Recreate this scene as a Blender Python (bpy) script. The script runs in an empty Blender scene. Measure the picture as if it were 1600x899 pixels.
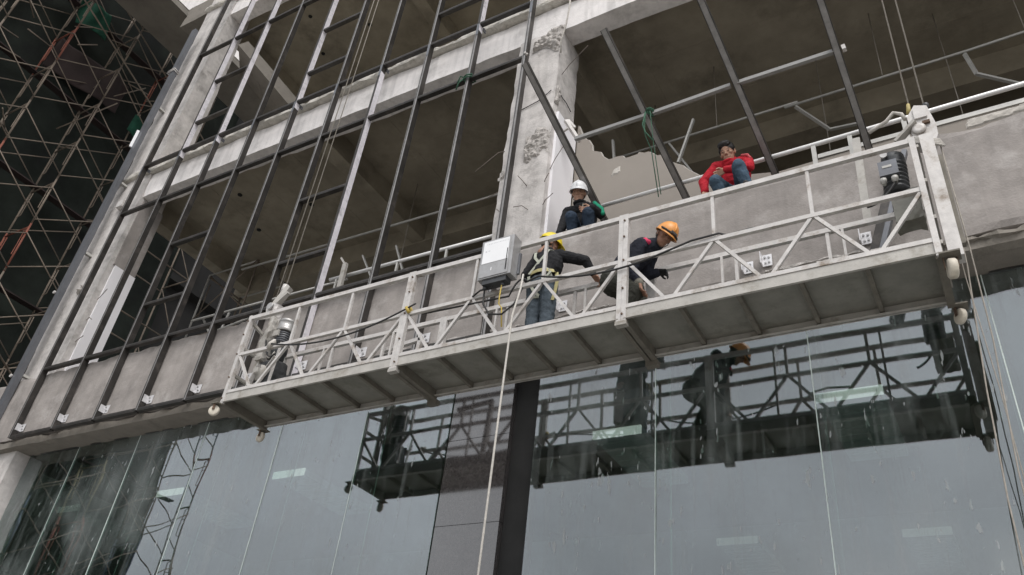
import bpy, bmesh, math, random
import numpy as np
from mathutils import Vector, Matrix, noise
random.seed(7)
S = bpy.context.scene
C = S.collection
RAD = math.radians

# ------------------------------------------------------------------ camera
# world: X along the facade (right), Y into the building, Z up; camera is the origin, eye 1.6 m above the ground
GZ = -1.6
cam = bpy.data.objects.new('camera', bpy.data.cameras.new('camera'))
C.objects.link(cam)
cr = Vector((0.86369175, 0.49308603, 0.10441614))
cu = Vector((0.20995522, -0.54031175, 0.81485092))
cf = Vector((-0.45820887, 0.6818573, 0.57018878))
cam.matrix_world = Matrix((cr, cu, -cf)).transposed().to_4x4()
cam.data.sensor_width = 36.0
cam.data.lens = 28.5
cam.data.clip_start = 0.05
cam.data.clip_end = 500
S.camera = cam

# ------------------------------------------------------------------ sky, sun, exposure
SUN_EL, SUN_AZ = RAD(52), RAD(140)          # overcast: broad soft sun from the street side
w = bpy.data.worlds.new('World'); S.world = w; w.use_nodes = True
nt = w.node_tree; nt.nodes.clear()
sky = nt.nodes.new('ShaderNodeTexSky'); sky.sky_type = 'NISHITA'; sky.sun_disc = False
sky.sun_elevation = SUN_EL; sky.sun_rotation = SUN_AZ
sky.air_density = 1.0; sky.dust_density = 6.0; sky.ozone_density = 1.0; sky.altitude = 0
hs = nt.nodes.new('ShaderNodeHueSaturation'); hs.inputs['Saturation'].default_value = 0.16
bg = nt.nodes.new('ShaderNodeBackground'); bg.inputs['Strength'].default_value = 0.13
wo = nt.nodes.new('ShaderNodeOutputWorld')
nt.links.new(sky.outputs[0], hs.inputs['Color']); ov = nt.nodes.new('ShaderNodeMix'); ov.data_type = 'RGBA'; ov.inputs['Factor'].default_value = 0.6; ov.inputs['B'].default_value = (7.6, 7.9, 8.5, 1)   # even cloud deck over the clear-sky model
tcw = nt.nodes.new('ShaderNodeTexCoord'); cn = nt.nodes.new('ShaderNodeTexNoise'); cn.inputs['Scale'].default_value = 2.2; cn.inputs['Detail'].default_value = 7; cn.inputs['Roughness'].default_value = 0.55
nt.links.new(tcw.outputs['Generated'], cn.inputs['Vector'])
cm_ = nt.nodes.new('ShaderNodeMapRange'); cm_.inputs['From Min'].default_value = 0.3; cm_.inputs['From Max'].default_value = 0.7; cm_.inputs['To Min'].default_value = 0.64; cm_.inputs['To Max'].default_value = 1.36
nt.links.new(cn.outputs['Fac'], cm_.inputs['Value'])
cv = nt.nodes.new('ShaderNodeVectorMath'); cv.operation = 'SCALE'; cv.inputs[0].default_value = (7.7, 7.95, 8.35); nt.links.new(cm_.outputs[0], cv.inputs['Scale']); nt.links.new(cv.outputs[0], ov.inputs['B'])
nt.links.new(hs.outputs[0], ov.inputs['A']); nt.links.new(ov.outputs['Result'], bg.inputs['Color']); nt.links.new(bg.outputs[0], wo.inputs[0])
sl = bpy.data.lights.new('sun', 'SUN'); sl.energy = 1.2; sl.angle = RAD(30); sl.color = (1, 0.97, 0.93)
so = bpy.data.objects.new('sun', sl); C.objects.link(so)
sd = Vector((math.sin(SUN_AZ)*math.cos(SUN_EL), math.cos(SUN_AZ)*math.cos(SUN_EL), math.sin(SUN_EL)))
so.rotation_euler = sd.to_track_quat('Z', 'Y').to_euler(); so.location = sd*40
S.view_settings.view_transform = 'Standard'; S.view_settings.look = 'None'
S.view_settings.exposure = 0.32; S.view_settings.gamma = 1.0; S.view_settings.use_curve_mapping = False

# ------------------------------------------------------------------ materials
def mat(name, col, rough=0.7, metal=0.0, var=0.25, scale=3.0, bump=0.15, bscale=40.0, dark=None, dscale=1.2, damt=0.0, spec=0.4, streak=0.0, emit=None):
    m = bpy.data.materials.new(name); m.use_nodes = True
    n = m.node_tree.nodes; l = m.node_tree.links
    b = n['Principled BSDF']; b.inputs['Roughness'].default_value = rough; b.inputs['Metallic'].default_value = metal
    b.inputs['Specular IOR Level'].default_value = spec
    geo = n.new('ShaderNodeNewGeometry')
    n1 = n.new('ShaderNodeTexNoise'); n1.inputs['Scale'].default_value = scale; n1.inputs['Detail'].default_value = 8; n1.inputs['Roughness'].default_value = 0.65
    l.new(geo.outputs['Position'], n1.inputs['Vector'])
    rmp = n.new('ShaderNodeMapRange'); rmp.inputs['From Min'].default_value = 0.3; rmp.inputs['From Max'].default_value = 0.7
    rmp.inputs['To Min'].default_value = 1-var; rmp.inputs['To Max'].default_value = 1+var
    l.new(n1.outputs['Fac'], rmp.inputs['Value'])
    mul = n.new('ShaderNodeVectorMath'); mul.operation = 'SCALE'; mul.inputs[0].default_value = col
    l.new(rmp.outputs[0], mul.inputs['Scale'])
    out = mul.outputs[0]
    if streak > 0:
        mp = n.new('ShaderNodeMapping'); mp.inputs['Scale'].default_value = (9, 9, 0.7); l.new(geo.outputs['Position'], mp.inputs['Vector'])
        n3 = n.new('ShaderNodeTexNoise'); n3.inputs['Scale'].default_value = 1.0; n3.inputs['Detail'].default_value = 5; l.new(mp.outputs[0], n3.inputs['Vector'])
        r3 = n.new('ShaderNodeMapRange'); r3.inputs['From Min'].default_value = 0.45; r3.inputs['From Max'].default_value = 0.75
        r3.inputs['To Min'].default_value = 1.0; r3.inputs['To Max'].default_value = 1-streak; l.new(n3.outputs['Fac'], r3.inputs['Value'])
        m3 = n.new('ShaderNodeVectorMath'); m3.operation = 'SCALE'; l.new(out, m3.inputs[0]); l.new(r3.outputs[0], m3.inputs['Scale']); out = m3.outputs[0]
    if dark is not None:
        n2 = n.new('ShaderNodeTexNoise'); n2.inputs['Scale'].default_value = dscale; n2.inputs['Detail'].default_value = 10; n2.inputs['Roughness'].default_value = 0.7
        l.new(geo.outputs['Position'], n2.inputs['Vector'])
        r2 = n.new('ShaderNodeMapRange'); r2.inputs['From Min'].default_value = 0.52; r2.inputs['From Max'].default_value = 0.68
        r2.inputs['To Max'].default_value = damt; l.new(n2.outputs['Fac'], r2.inputs['Value'])
        mx = n.new('ShaderNodeMix'); mx.data_type = 'RGBA'; l.new(r2.outputs[0], mx.inputs['Factor']); l.new(out, mx.inputs['A']); mx.inputs['B'].default_value = (*dark, 1)
        out = mx.outputs['Result']
    l.new(out, b.inputs['Base Color'])
    if bump > 0:
        nb = n.new('ShaderNodeTexNoise'); nb.inputs['Scale'].default_value = bscale; nb.inputs['Detail'].default_value = 6; l.new(geo.outputs['Position'], nb.inputs['Vector'])
        bp = n.new('ShaderNodeBump'); bp.inputs['Strength'].default_value = bump; bp.inputs['Distance'].default_value = 0.02
        l.new(nb.outputs['Fac'], bp.inputs['Height']); l.new(bp.outputs[0], b.inputs['Normal'])
    if emit:
        b.inputs['Emission Color'].default_value = (*emit[:3], 1); b.inputs['Emission Strength'].default_value = emit[3]
    return m
M = {}
M['ground'] = mat('paving', (0.30, 0.29, 0.27), 0.9, scale=1.0)
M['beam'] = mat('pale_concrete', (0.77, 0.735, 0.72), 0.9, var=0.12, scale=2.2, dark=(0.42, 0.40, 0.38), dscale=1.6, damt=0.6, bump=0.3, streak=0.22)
M['ledge'] = mat('rough_slab_edge', (0.58, 0.55, 0.50), 0.95, var=0.3, scale=5, dark=(0.2, 0.18, 0.15), dscale=5, damt=0.7, bump=0.8, bscale=25)
M['plaster'] = mat('cement_plaster', (0.290, 0.264, 0.247), 0.92, var=0.20, scale=2.2, dark=(0.43, 0.40, 0.38), dscale=1.5, damt=0.85, bump=0.22, bscale=45, streak=0.14)
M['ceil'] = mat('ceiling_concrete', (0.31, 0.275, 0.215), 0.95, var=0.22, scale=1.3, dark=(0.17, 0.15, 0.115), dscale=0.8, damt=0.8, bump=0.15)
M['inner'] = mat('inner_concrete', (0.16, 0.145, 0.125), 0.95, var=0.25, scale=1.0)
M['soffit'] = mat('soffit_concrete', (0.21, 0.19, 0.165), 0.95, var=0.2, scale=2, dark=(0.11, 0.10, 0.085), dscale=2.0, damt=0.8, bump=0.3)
M['mortar'] = mat('broken_mortar', (0.46, 0.43, 0.405), 0.97, var=0.3, scale=14, dark=(0.27, 0.25, 0.23), dscale=9, damt=0.7, bump=0.8, bscale=60)
M['column'] = mat('column_concrete', (0.53, 0.50, 0.48), 0.92, var=0.22, scale=3.5, dark=(0.29, 0.27, 0.255), dscale=3.2, damt=0.85, bump=0.3, streak=0.15)
M['gypsum'] = mat('white_gypsum', (0.82, 0.80, 0.82), 0.8, var=0.04, scale=1.0, bump=0.03)
M['board'] = mat('fibre_board', (0.285, 0.255, 0.225), 0.9, var=0.06, scale=1.5, bump=0.05)
M['boardedge'] = mat('board_core', (0.5, 0.47, 0.43), 0.95, var=0.2, scale=12)
M['granite'] = mat('polished_granite', (0.055, 0.050, 0.050), 0.07, var=0.35, scale=30, bump=0.0, spec=0.5, streak=0.15)
M['granite'].node_tree.nodes['Principled BSDF'].inputs['IOR'].default_value = 2.1
M['joint'] = mat('dark_joint', (0.02, 0.02, 0.02), 0.9, bump=0)
M['steel'] = mat('bronze_steel', (0.045, 0.041, 0.038), 0.45, 0.25, var=0.3, scale=2.5, dark=(0.11, 0.095, 0.085), dscale=5, damt=0.6, bump=0.04)
M['steel2'] = mat('grey_steel', (0.16, 0.165, 0.18), 0.42, 0.5, var=0.15, scale=2.5, bump=0.04)
M['film'] = mat('white_film', (0.72, 0.69, 0.73), 0.45, var=0.12, scale=7, dark=(0.40, 0.38, 0.41), dscale=6, damt=0.9, bump=0.2, bscale=30)
M['edge'] = mat('worn_steel_edge', (0.26, 0.25, 0.245), 0.4, 0.5, var=0.3, scale=6, bump=0.03)
M['galv'] = mat('galvanised_steel', (0.55, 0.525, 0.505), 0.5, 0.12, var=0.18, scale=9, dark=(0.22, 0.175, 0.135), dscale=4.5, damt=0.95, bump=0.1, bscale=90)
M['galv2'] = mat('dull_galvanised', (0.42, 0.40, 0.37), 0.6, 0.1, var=0.15, scale=6, dark=(0.22, 0.19, 0.15), dscale=5, damt=0.8, bump=0.12, bscale=80)
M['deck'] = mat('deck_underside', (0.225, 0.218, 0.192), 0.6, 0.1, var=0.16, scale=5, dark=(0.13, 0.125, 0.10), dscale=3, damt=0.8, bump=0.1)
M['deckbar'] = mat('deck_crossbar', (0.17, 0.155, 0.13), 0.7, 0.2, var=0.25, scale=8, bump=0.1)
M['pipe'] = mat('bright_pipe', (0.80, 0.79, 0.78), 0.35, 0.15, var=0.08, scale=4, bump=0.03)
M['stud'] = mat('zinc_stud', (0.46, 0.45, 0.425), 0.5, 0.15, var=0.15, scale=5, bump=0.03)
M['tubegrey'] = mat('grey_tube', (0.26, 0.255, 0.245), 0.5, 0.1, var=0.15, scale=5, bump=0.03)
M['rebar'] = mat('rusty_rebar', (0.16, 0.135, 0.115), 0.9, 0.2, var=0.3, scale=20, bump=0.2)
M['rope'] = mat('wire_rope', (0.33, 0.30, 0.26), 0.7, 0.2, var=0.2, scale=30, bump=0.2, bscale=300)
M['hemp'] = mat('pale_rope', (0.52, 0.49, 0.45), 0.9, var=0.15, scale=30, bump=0.3, bscale=300)
M['green'] = mat('green_rope', (0.035, 0.10, 0.06), 0.8, var=0.3, scale=20, bump=0.2)
M['yellow'] = mat('yellow_strap', (0.50, 0.37, 0.09), 0.7, var=0.2, scale=20)
M['rubber'] = mat('black_cable', (0.025, 0.024, 0.024), 0.55, var=0.2, scale=9, bump=0)
M['caster'] = mat('caster_wheel', (0.55, 0.50, 0.42), 0.6, var=0.2, scale=15)
M['rust'] = mat('rusty_iron', (0.13, 0.085, 0.06), 0.85, 0.3, var=0.35, scale=18, bump=0.3)
M['chrome'] = mat('motor_metal', (0.40, 0.39, 0.38), 0.40, 0.6, var=0.2, scale=12, bump=0.05)
M['motor'] = mat('motor_black', (0.06, 0.062, 0.065), 0.4, 0.3, var=0.3, scale=12, bump=0.05)
M['boxmetal'] = mat('cabinet_steel', (0.37, 0.365, 0.365), 0.42, 0.45, var=0.12, scale=6, dark=(0.24, 0.23, 0.22), dscale=7, damt=0.5, bump=0.05)
M['paper'] = mat('white_notice', (0.80, 0.80, 0.81), 0.7, var=0.03, scale=5, bump=0)
M['ink'] = mat('faded_print', (0.56, 0.56, 0.58), 0.8, bump=0)
M['redpipe'] = mat('red_pipe', (0.20, 0.04, 0.025), 0.6, var=0.2, scale=9)
M['scaf'] = mat('scaffold_tube', (0.185, 0.150, 0.118), 0.7, 0.2, var=0.35, scale=1.2, dark=(0.12, 0.085, 0.06), dscale=1.5, damt=0.8, bump=0.1)
M['scafred'] = mat('scaffold_red', (0.22, 0.075, 0.05), 0.7, 0.2, var=0.3, scale=4)
M['scafblue'] = mat('scaffold_blue', (0.12, 0.15, 0.20), 0.7, 0.2, var=0.3, scale=4)
M['scafyel'] = mat('scaffold_yellow', (0.30, 0.26, 0.14), 0.7, 0.2, var=0.3, scale=4)
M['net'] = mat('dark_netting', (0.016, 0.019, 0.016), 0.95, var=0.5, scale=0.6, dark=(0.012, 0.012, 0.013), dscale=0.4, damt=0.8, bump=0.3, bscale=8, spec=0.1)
M['netgreen'] = mat('green_netting', (0.018, 0.070, 0.046), 0.9, var=0.4, scale=3, bump=0.3, bscale=12, spec=0.15)
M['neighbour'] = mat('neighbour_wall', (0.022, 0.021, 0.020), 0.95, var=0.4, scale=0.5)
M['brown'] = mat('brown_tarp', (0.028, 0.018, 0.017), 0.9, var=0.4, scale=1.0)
M['lobby'] = mat('lobby_plaster', (0.34, 0.35, 0.335), 0.85, var=0.1, scale=1.0)
M['lampbody'] = mat('lamp_louvre', (0.24, 0.25, 0.25), 0.5, var=0.1, scale=8, emit=(0.8, 0.95, 0.95, 0.025))
M['lamplit'] = mat('lamp_lit_end', (0.8, 0.85, 0.85), 0.5, bump=0, emit=(1.0, 0.93, 0.95, 0.6))
M['strapY2'] = mat('dull_yellow_paint', (0.42, 0.34, 0.14), 0.6, var=0.3, scale=20)
M['screw'] = mat('white_bracket', (0.66, 0.65, 0.66), 0.45, 0.3, var=0.15, scale=10, bump=0.05)
M['finedge'] = mat('glass_edge', (0.58, 0.65, 0.62), 0.3, var=0.1, scale=4, bump=0)

def glass(name, r0=0.175, tint=(0.62, 0.72, 0.67), dirt=1.0):
    m = bpy.data.materials.new(name); m.use_nodes = True
    n = m.node_tree.nodes; l = m.node_tree.links; n.clear()
    o = n.new('ShaderNodeOutputMaterial')
    lw = n.new('ShaderNodeLayerWeight'); lw.inputs['Blend'].default_value = 0.5
    pw = n.new('ShaderNodeMath'); pw.operation = 'POWER'; pw.inputs[1].default_value = 4.0; l.new(lw.outputs['Facing'], pw.inputs[0])
    mr = n.new('ShaderNodeMapRange'); mr.inputs['To Min'].default_value = r0; mr.inputs['To Max'].default_value = 1.0; l.new(pw.outputs[0], mr.inputs['Value'])
    tr = n.new('ShaderNodeBsdfTransparent'); tr.inputs[0].default_value = (*tint, 1)
    gl = n.new('ShaderNodeBsdfGlossy'); gl.inputs['Roughness'].default_value = 0.0; gl.inputs['Color'].default_value = (0.955, 0.955, 1.02, 1)
    g0 = n.new('ShaderNodeNewGeometry'); wn = n.new('ShaderNodeTexNoise'); wn.inputs['Scale'].default_value = 0.9; wn.inputs['Detail'].default_value = 1.5; l.new(g0.outputs['Position'], wn.inputs['Vector'])
    wb = n.new('ShaderNodeBump'); wb.inputs['Strength'].default_value = 1.0; wb.inputs['Distance'].default_value = 0.004; l.new(wn.outputs['Fac'], wb.inputs['Height']); l.new(wb.outputs[0], gl.inputs['Normal'])   # slight waviness of float glass
    mx = n.new('ShaderNodeMixShader'); l.new(mr.outputs[0], mx.inputs[0]); l.new(tr.outputs[0], mx.inputs[1]); l.new(gl.outputs[0], mx.inputs[2])
    # dust film, streaks and plaster splashes
    geo = n.new('ShaderNodeNewGeometry')
    def nz(scale, map_, det, lo, hi, top):
        mp = n.new('ShaderNodeMapping'); mp.inputs['Scale'].default_value = map_; l.new(geo.outputs['Position'], mp.inputs['Vector'])
        t = n.new('ShaderNodeTexNoise'); t.inputs['Scale'].default_value = scale; t.inputs['Detail'].default_value = det; t.inputs['Roughness'].default_value = 0.6; l.new(mp.outputs[0], t.inputs['Vector'])
        r = n.new('ShaderNodeMapRange'); r.inputs['From Min'].default_value = lo; r.inputs['From Max'].default_value = hi; r.inputs['To Max'].default_value = top; l.new(t.outputs['Fac'], r.inputs['Value'])
        return r.outputs[0]
    a1 = nz(0.9, (1, 1, 0.6), 9, 0.47, 0.70, 0.30*dirt)
    a2 = nz(1.0, (11, 11, 0.55), 6, 0.52, 0.78, 0.22*dirt)
    a3 = nz(1.0, (17, 17, 4.5), 2, 0.685, 0.705, 0.6*dirt)
    s1 = n.new('ShaderNodeMath'); s1.operation = 'ADD'; l.new(a1, s1.inputs[0]); l.new(a2, s1.inputs[1])
    s2 = n.new('ShaderNodeMath'); s2.operation = 'ADD'; s2.use_clamp = True; l.new(s1.outputs[0], s2.inputs[0]); l.new(a3, s2.inputs[1])
    df = n.new('ShaderNodeBsdfDiffuse'); df.inputs[0].default_value = (0.34, 0.36, 0.36, 1)
    m2 = n.new('ShaderNodeMixShader'); l.new(s2.outputs[0], m2.inputs[0]); l.new(mx.outputs[0], m2.inputs[1]); l.new(df.outputs[0], m2.inputs[2])
    l.new(m2.outputs[0], o.inputs[0])
    return m
M['glass'] = glass('storefront_glass')
M['glassfin'] = glass('fin_glass', 0.05, (0.90, 0.95, 0.93), 0.25)

# ------------------------------------------------------------------ mesh helpers
class MB:
    def __init__(s): s.v = []; s.f = []; s.m = []; s.smooth = []
    def quad_faces(s, idx, mi=0, sm=False):
        s.f.append(idx); s.m.append(mi); s.smooth.append(sm)
    def box(s, a, b, mi=0):
        x0, y0, z0 = a; x1, y1, z1 = b; k = len(s.v)
        s.v += [(x0,y0,z0),(x1,y0,z0),(x1,y1,z0),(x0,y1,z0),(x0,y0,z1),(x1,y0,z1),(x1,y1,z1),(x0,y1,z1)]
        for q in ((0,3,2,1),(4,5,6,7),(0,1,5,4),(1,2,6,5),(2,3,7,6),(3,0,4,7)): s.quad_faces([k+i for i in q], mi)
        return s
    def bar(s, p, q, w, h, up=(0,0,1), mi=0):
        p = Vector(p); q = Vector(q); d = (q-p).normalized(); u = Vector(up)
        sd_ = d.cross(u)
        if sd_.length < 1e-4: sd_ = d.cross(Vector((0,1,0)))
        sd_.normalize(); u = sd_.cross(d).normalized()
        k = len(s.v)
        for c in (p, q):
            for (a, b) in ((-1,-1),(1,-1),(1,1),(-1,1)): s.v.append(tuple(c + sd_*(a*w/2) + u*(b*h/2)))
        for f in ((0,1,2,3),(4,7,6,5),(0,4,5,1),(1,5,6,2),(2,6,7,3),(3,7,4,0)): s.quad_faces([k+i for i in f], mi)
        return s
    def tube(s, pts, r, n=8, mi=0, cap=True):
        pts = [Vector(p) for p in pts]; rr = r if isinstance(r, (list, tuple)) else [r]*len(pts)
        k = len(s.v); ref = None
        for i, p in enumerate(pts):
            d = (pts[min(i+1, len(pts)-1)] - pts[max(i-1, 0)]).normalized()
            if ref is None: ref = Vector((0,0,1)) if abs(d.z) < 0.9 else Vector((1,0,0))
            a = d.cross(ref).normalized(); b = a.cross(d).normalized(); ref = b
            for j in range(n):
                t = 2*math.pi*j/n; s.v.append(tuple(p + (a*math.cos(t) + b*math.sin(t))*rr[i]))
        for i in range(len(pts)-1):
            for j in range(n):
                s.quad_faces([k+i*n+j, k+i*n+(j+1) % n, k+(i+1)*n+(j+1) % n, k+(i+1)*n+j], mi, True)
        if cap:
            s.quad_faces([k+j for j in range(n)][::-1], mi); e = k+(len(pts)-1)*n; s.quad_faces([e+j for j in range(n)], mi)
        return s
    def lathe(s, c, axis, prof, n=20, mi=0):
        axis = Vector(axis).normalized(); a = axis.orthogonal().normalized(); b = axis.cross(a); c = Vector(c); k = len(s.v)
        for (h, r) in prof:
            for j in range(n):
                t = 2*math.pi*j/n; s.v.append(tuple(c + axis*h + (a*math.cos(t)+b*math.sin(t))*max(r, 1e-4)))
        for i in range(len(prof)-1):
            for j in range(n): s.quad_faces([k+i*n+j, k+i*n+(j+1) % n, k+(i+1)*n+(j+1) % n, k+(i+1)*n+j], mi, True)
        s.quad_faces([k+j for j in range(n)][::-1], mi); e = k+(len(prof)-1)*n; s.quad_faces([e+j for j in range(n)], mi)
        return s
    def prism(s, poly, off, mi=0):
        k = len(s.v); n = len(poly); off = Vector(off)
        s.v += [tuple(p) for p in poly] + [tuple(Vector(p)+off) for p in poly]
        s.quad_faces(list(range(k, k+n))[::-1], mi); s.quad_faces(list(range(k+n, k+2*n)), mi)
        for i in range(n): s.quad_faces([k+i, k+(i+1) % n, k+n+(i+1) % n, k+n+i], mi)
        return s
    def rough_box(s, a, b, step=0.12, amp=0.02, freq=3.0, seed=0.0, mi=0, edge=0.0, dirs=(1,1,1)):
        """box with each face gridded and displaced by noise; edge > 0 also nibbles the corners"""
        bm = bmesh.new(); a = Vector(a); b = Vector(b); cen = (a+b)/2; k0 = len(s.v)
        nx = [max(1, int(round(abs(b[i]-a[i])/step))) for i in range(3)]
        cache = {}
        def vert(i, j, kx):
            key = (i, j, kx)
            if key in cache: return cache[key]
            p = Vector((a.x+(b.x-a.x)*i/nx[0], a.y+(b.y-a.y)*j/nx[1], a.z+(b.z-a.z)*kx/nx[2]))
            on = [i in (0, nx[0]), j in (0, nx[1]), kx in (0, nx[2])]
            q = p*freq + Vector((seed, seed*1.7, seed*0.3)); d = noise.noise_vector(q)*amp + noise.noise_vector(q*3.1)*amp*0.5
            if edge > 0 and sum(on) >= 2:
                e = edge*max(0.0, noise.noise(q*1.3)+0.25) + edge*0.4*abs(noise.noise(q*4))
                for t in range(3):
                    if on[t]: p[t] += e if p[t] < cen[t] else -e
            p += Vector((d.x*dirs[0], d.y*dirs[1], d.z*dirs[2]))
            cache[key] = len(s.v); s.v.append(tuple(p)); return cache[key]
        for i in range(nx[0]):
            for j in range(nx[1]):
                s.quad_faces([vert(i,j,0), vert(i,j+1,0), vert(i+1,j+1,0), vert(i+1,j,0)], mi)
                s.quad_faces([vert(i,j,nx[2]), vert(i+1,j,nx[2]), vert(i+1,j+1,nx[2]), vert(i,j+1,nx[2])], mi)
            for q in range(nx[2]):
                s.quad_faces([vert(i,0,q), vert(i+1,0,q), vert(i+1,0,q+1), vert(i,0,q+1)], mi)
                s.quad_faces([vert(i,nx[1],q), vert(i,nx[1],q+1), vert(i+1,nx[1],q+1), vert(i+1,nx[1],q)], mi)
        for j in range(nx[1]):
            for q in range(nx[2]):
                s.quad_faces([vert(0,j,q), vert(0,j,q+1), vert(0,j+1,q+1), vert(0,j+1,q)], mi)
                s.quad_faces([vert(nx[0],j,q), vert(nx[0],j+1,q), vert(nx[0],j+1,q+1), vert(nx[0],j,q+1)], mi)
        bm.free(); return s
    def build(s, name, mats, parent=None):
        me = bpy.data.meshes.new(name)
        off = Vector((0,0,0))
        p = parent
        while p is not None: off += p.location; p = p.parent
        me.from_pydata([tuple(Vector(v)-off) for v in s.v], [], s.f)
        if not isinstance(mats, (list, tuple)): mats = [mats]
        for m in mats: me.materials.append(M[m] if isinstance(m, str) else m)
        me.polygons.foreach_set('material_index', s.m); me.polygons.foreach_set('use_smooth', s.smooth); me.update()
        o = bpy.data.objects.new(name, me); C.objects.link(o)
        if parent is not None: o.parent = parent
        return o
def thing(name, label, cat, loc=(0,0,0), group=None):
    o = bpy.data.objects.new(name, None); C.objects.link(o); o.location = loc; o.empty_display_size = 0.1
    o['label'] = label; o['category'] = cat
    if group: o['group'] = group
    return o
def tag(o, label, cat, group=None):
    o['label'] = label; o['category'] = cat
    if group: o['group'] = group
    return o
def struct(o): o['kind'] = 'structure'; return o
def inst(src, parent, loc, rot=None):
    o = bpy.data.objects.new(src.name.split('.')[0], src.data); C.objects.link(o); o.parent = parent; o.location = loc
    if rot: o.rotation_euler = rot
    return o
def arc(p, q, sag, n=10, axis=(0,0,-1)):
    p = Vector(p); q = Vector(q); ax = Vector(axis)
    return [p.lerp(q, i/n) + ax*(sag*4*(i/n)*(1-i/n)) for i in range(n+1)]

# ================================================================== SETTING
g = MB(); g.v += [(-300,-300,GZ),(300,-300,GZ),(300,300,GZ),(-300,300,GZ)]; g.quad_faces([0,1,2,3]); struct(g.build('ground', 'ground'))

# ------------------------------------------------------------------ the building
B = thing('building_under_construction', 'unfinished concrete building with open storeys behind the hanging work platform', 'building', (-6, 8, GZ))
XR, XL = 6.0, -15.55
YF, YP = 6.90, 6.72               # beam face, parapet face
YB = 13.5
for z in (10.67, 16.95):          # edge beams and slabs
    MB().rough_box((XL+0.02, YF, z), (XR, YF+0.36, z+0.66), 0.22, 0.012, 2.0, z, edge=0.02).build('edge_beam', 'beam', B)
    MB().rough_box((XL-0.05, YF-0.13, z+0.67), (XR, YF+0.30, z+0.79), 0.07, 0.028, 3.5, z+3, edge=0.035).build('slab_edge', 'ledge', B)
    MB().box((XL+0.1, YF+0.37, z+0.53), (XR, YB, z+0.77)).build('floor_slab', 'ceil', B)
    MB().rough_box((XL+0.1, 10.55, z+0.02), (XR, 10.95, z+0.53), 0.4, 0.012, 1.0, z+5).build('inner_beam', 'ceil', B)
    for x in (-4.62, -9.7, -15.0):
        MB().box((x-0.16, YF+0.37, z+0.05), (x+0.16, 10.54, z+0.528)).build('cross_beam', 'ceil', B)
for z in (10.67, 16.95):
    zz = z+0.53
    for k in range(17):
        x = -14.6 + 1.23*k
        if abs(x+4.62) < 0.25 or abs(x+9.7) < 0.25: continue
        MB().box((x-0.006, 7.28, zz-0.004), (x+0.006, 10.54, zz+0.001)).build('formwork_seam', 'ceil', B)
    for y in (8.45, 9.65): MB().box((-14.8, y-0.006, zz-0.0035), (XR-0.1, y+0.006, zz+0.001)).build('formwork_seam', 'ceil', B)
    for k, (x, y) in enumerate(((-12.9,8.1),(-11.6,9.0),(-13.4,9.2))):
        MB().lathe((x, y, zz-0.02), (0,0,1), [(0,0.05),(0.021,0.055)], 10).build('conduit_box', 'joint', B)
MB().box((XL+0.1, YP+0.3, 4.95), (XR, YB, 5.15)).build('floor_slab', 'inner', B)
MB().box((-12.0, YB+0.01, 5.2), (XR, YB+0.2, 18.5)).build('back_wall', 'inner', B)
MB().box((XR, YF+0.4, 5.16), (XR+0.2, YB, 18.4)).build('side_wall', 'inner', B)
# soffit over the storefront and the pieces of the parapet
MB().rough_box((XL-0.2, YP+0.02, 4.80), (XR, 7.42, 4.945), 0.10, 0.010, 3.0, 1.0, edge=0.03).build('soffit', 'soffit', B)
MB().rough_box((XL-0.8, YP, 4.95), (-4.9, YP+0.27, 6.23), 0.085, 0.016, 2.2, 4.0, edge=0.03).build('parapet', 'plaster', B)
MB().rough_box((-4.88, YP+0.004, 4.95), (XR, YP+0.27, 6.25), 0.085, 0.016, 2.2, 9.0, edge=0.035).build('parapet', 'plaster', B)
# ragged lower lip of the parapet, right bay
MB().rough_box((-3.0, YP+0.005, 4.90), (XR, YP+0.10, 4.96), 0.06, 0.03, 5.0, 12.0, edge=0.03).build('ragged_lip', 'soffit', B)
# recessed plaster strips along the parapet foot
for x0, x1 in ((-6.2, -4.7), (-4.4, -3.2), (-1.5, -0.6)):
    MB().rough_box((x0, YP-0.02, 5.02), (x1, YP+0.02, 5.05), 0.04, 0.018, 7.0, x0, edge=0.015).build('plaster_seam', 'mortar', B)

def lumps(name, mt, parent, poly, base_y, amp, seed, step=0.035, axis='y'):
    """ragged crust of broken mortar standing proud of a face (x,z polygon)"""
    xs = [p[0] for p in poly]; zs = [p[1] for p in poly]
    def inside(x, z):
        c = False; n = len(poly)
        for i in range(n):
            x1, z1 = poly[i]; x2, z2 = poly[(i+1) % n]
            if (z1 > z) != (z2 > z) and x < (x2-x1)*(z-z1)/(z2-z1)+x1: c = not c
        return c
    m = MB(); idx = {}
    nx = int((max(xs)-min(xs))/step)+2; nz_ = int((max(zs)-min(zs))/step)+2
    def vv(i, j):
        if (i, j) in idx: return idx[(i, j)]
        x = min(xs)+i*step; z = min(zs)+j*step; q = Vector((x*7+seed, z*7, seed))
        nb = [inside(x+a*step*1.2+0.02*noise.noise(q), z+b*step*1.2) for a in (-1,0,1) for b in (-1,0,1)]
        e = 1.0 if all(nb) else 0.0
        d = -0.004 + e*(0.012 + amp*abs(noise.noise(q)) + amp*0.9*abs(noise.noise(q*2.3)))
        x += 0.012*noise.noise(q*2+Vector((3,1,2))); z += 0.012*noise.noise(q*2+Vector((8,4,1)))
        idx[(i, j)] = len(m.v)
        m.v.append((x, base_y-d, z) if axis == 'y' else (base_y+d, x, z)); return idx[(i, j)]
    for i in range(nx):
        for j in range(nz_):
            if inside(min(xs)+(i+0.5)*step, min(zs)+(j+0.5)*step):
                q = [vv(i,j), vv(i+1,j), vv(i+1,j+1), vv(i,j+1)]
                m.quad_faces(q if axis == 'y' else q, 0)
    return m.build(name, mt, parent)

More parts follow.
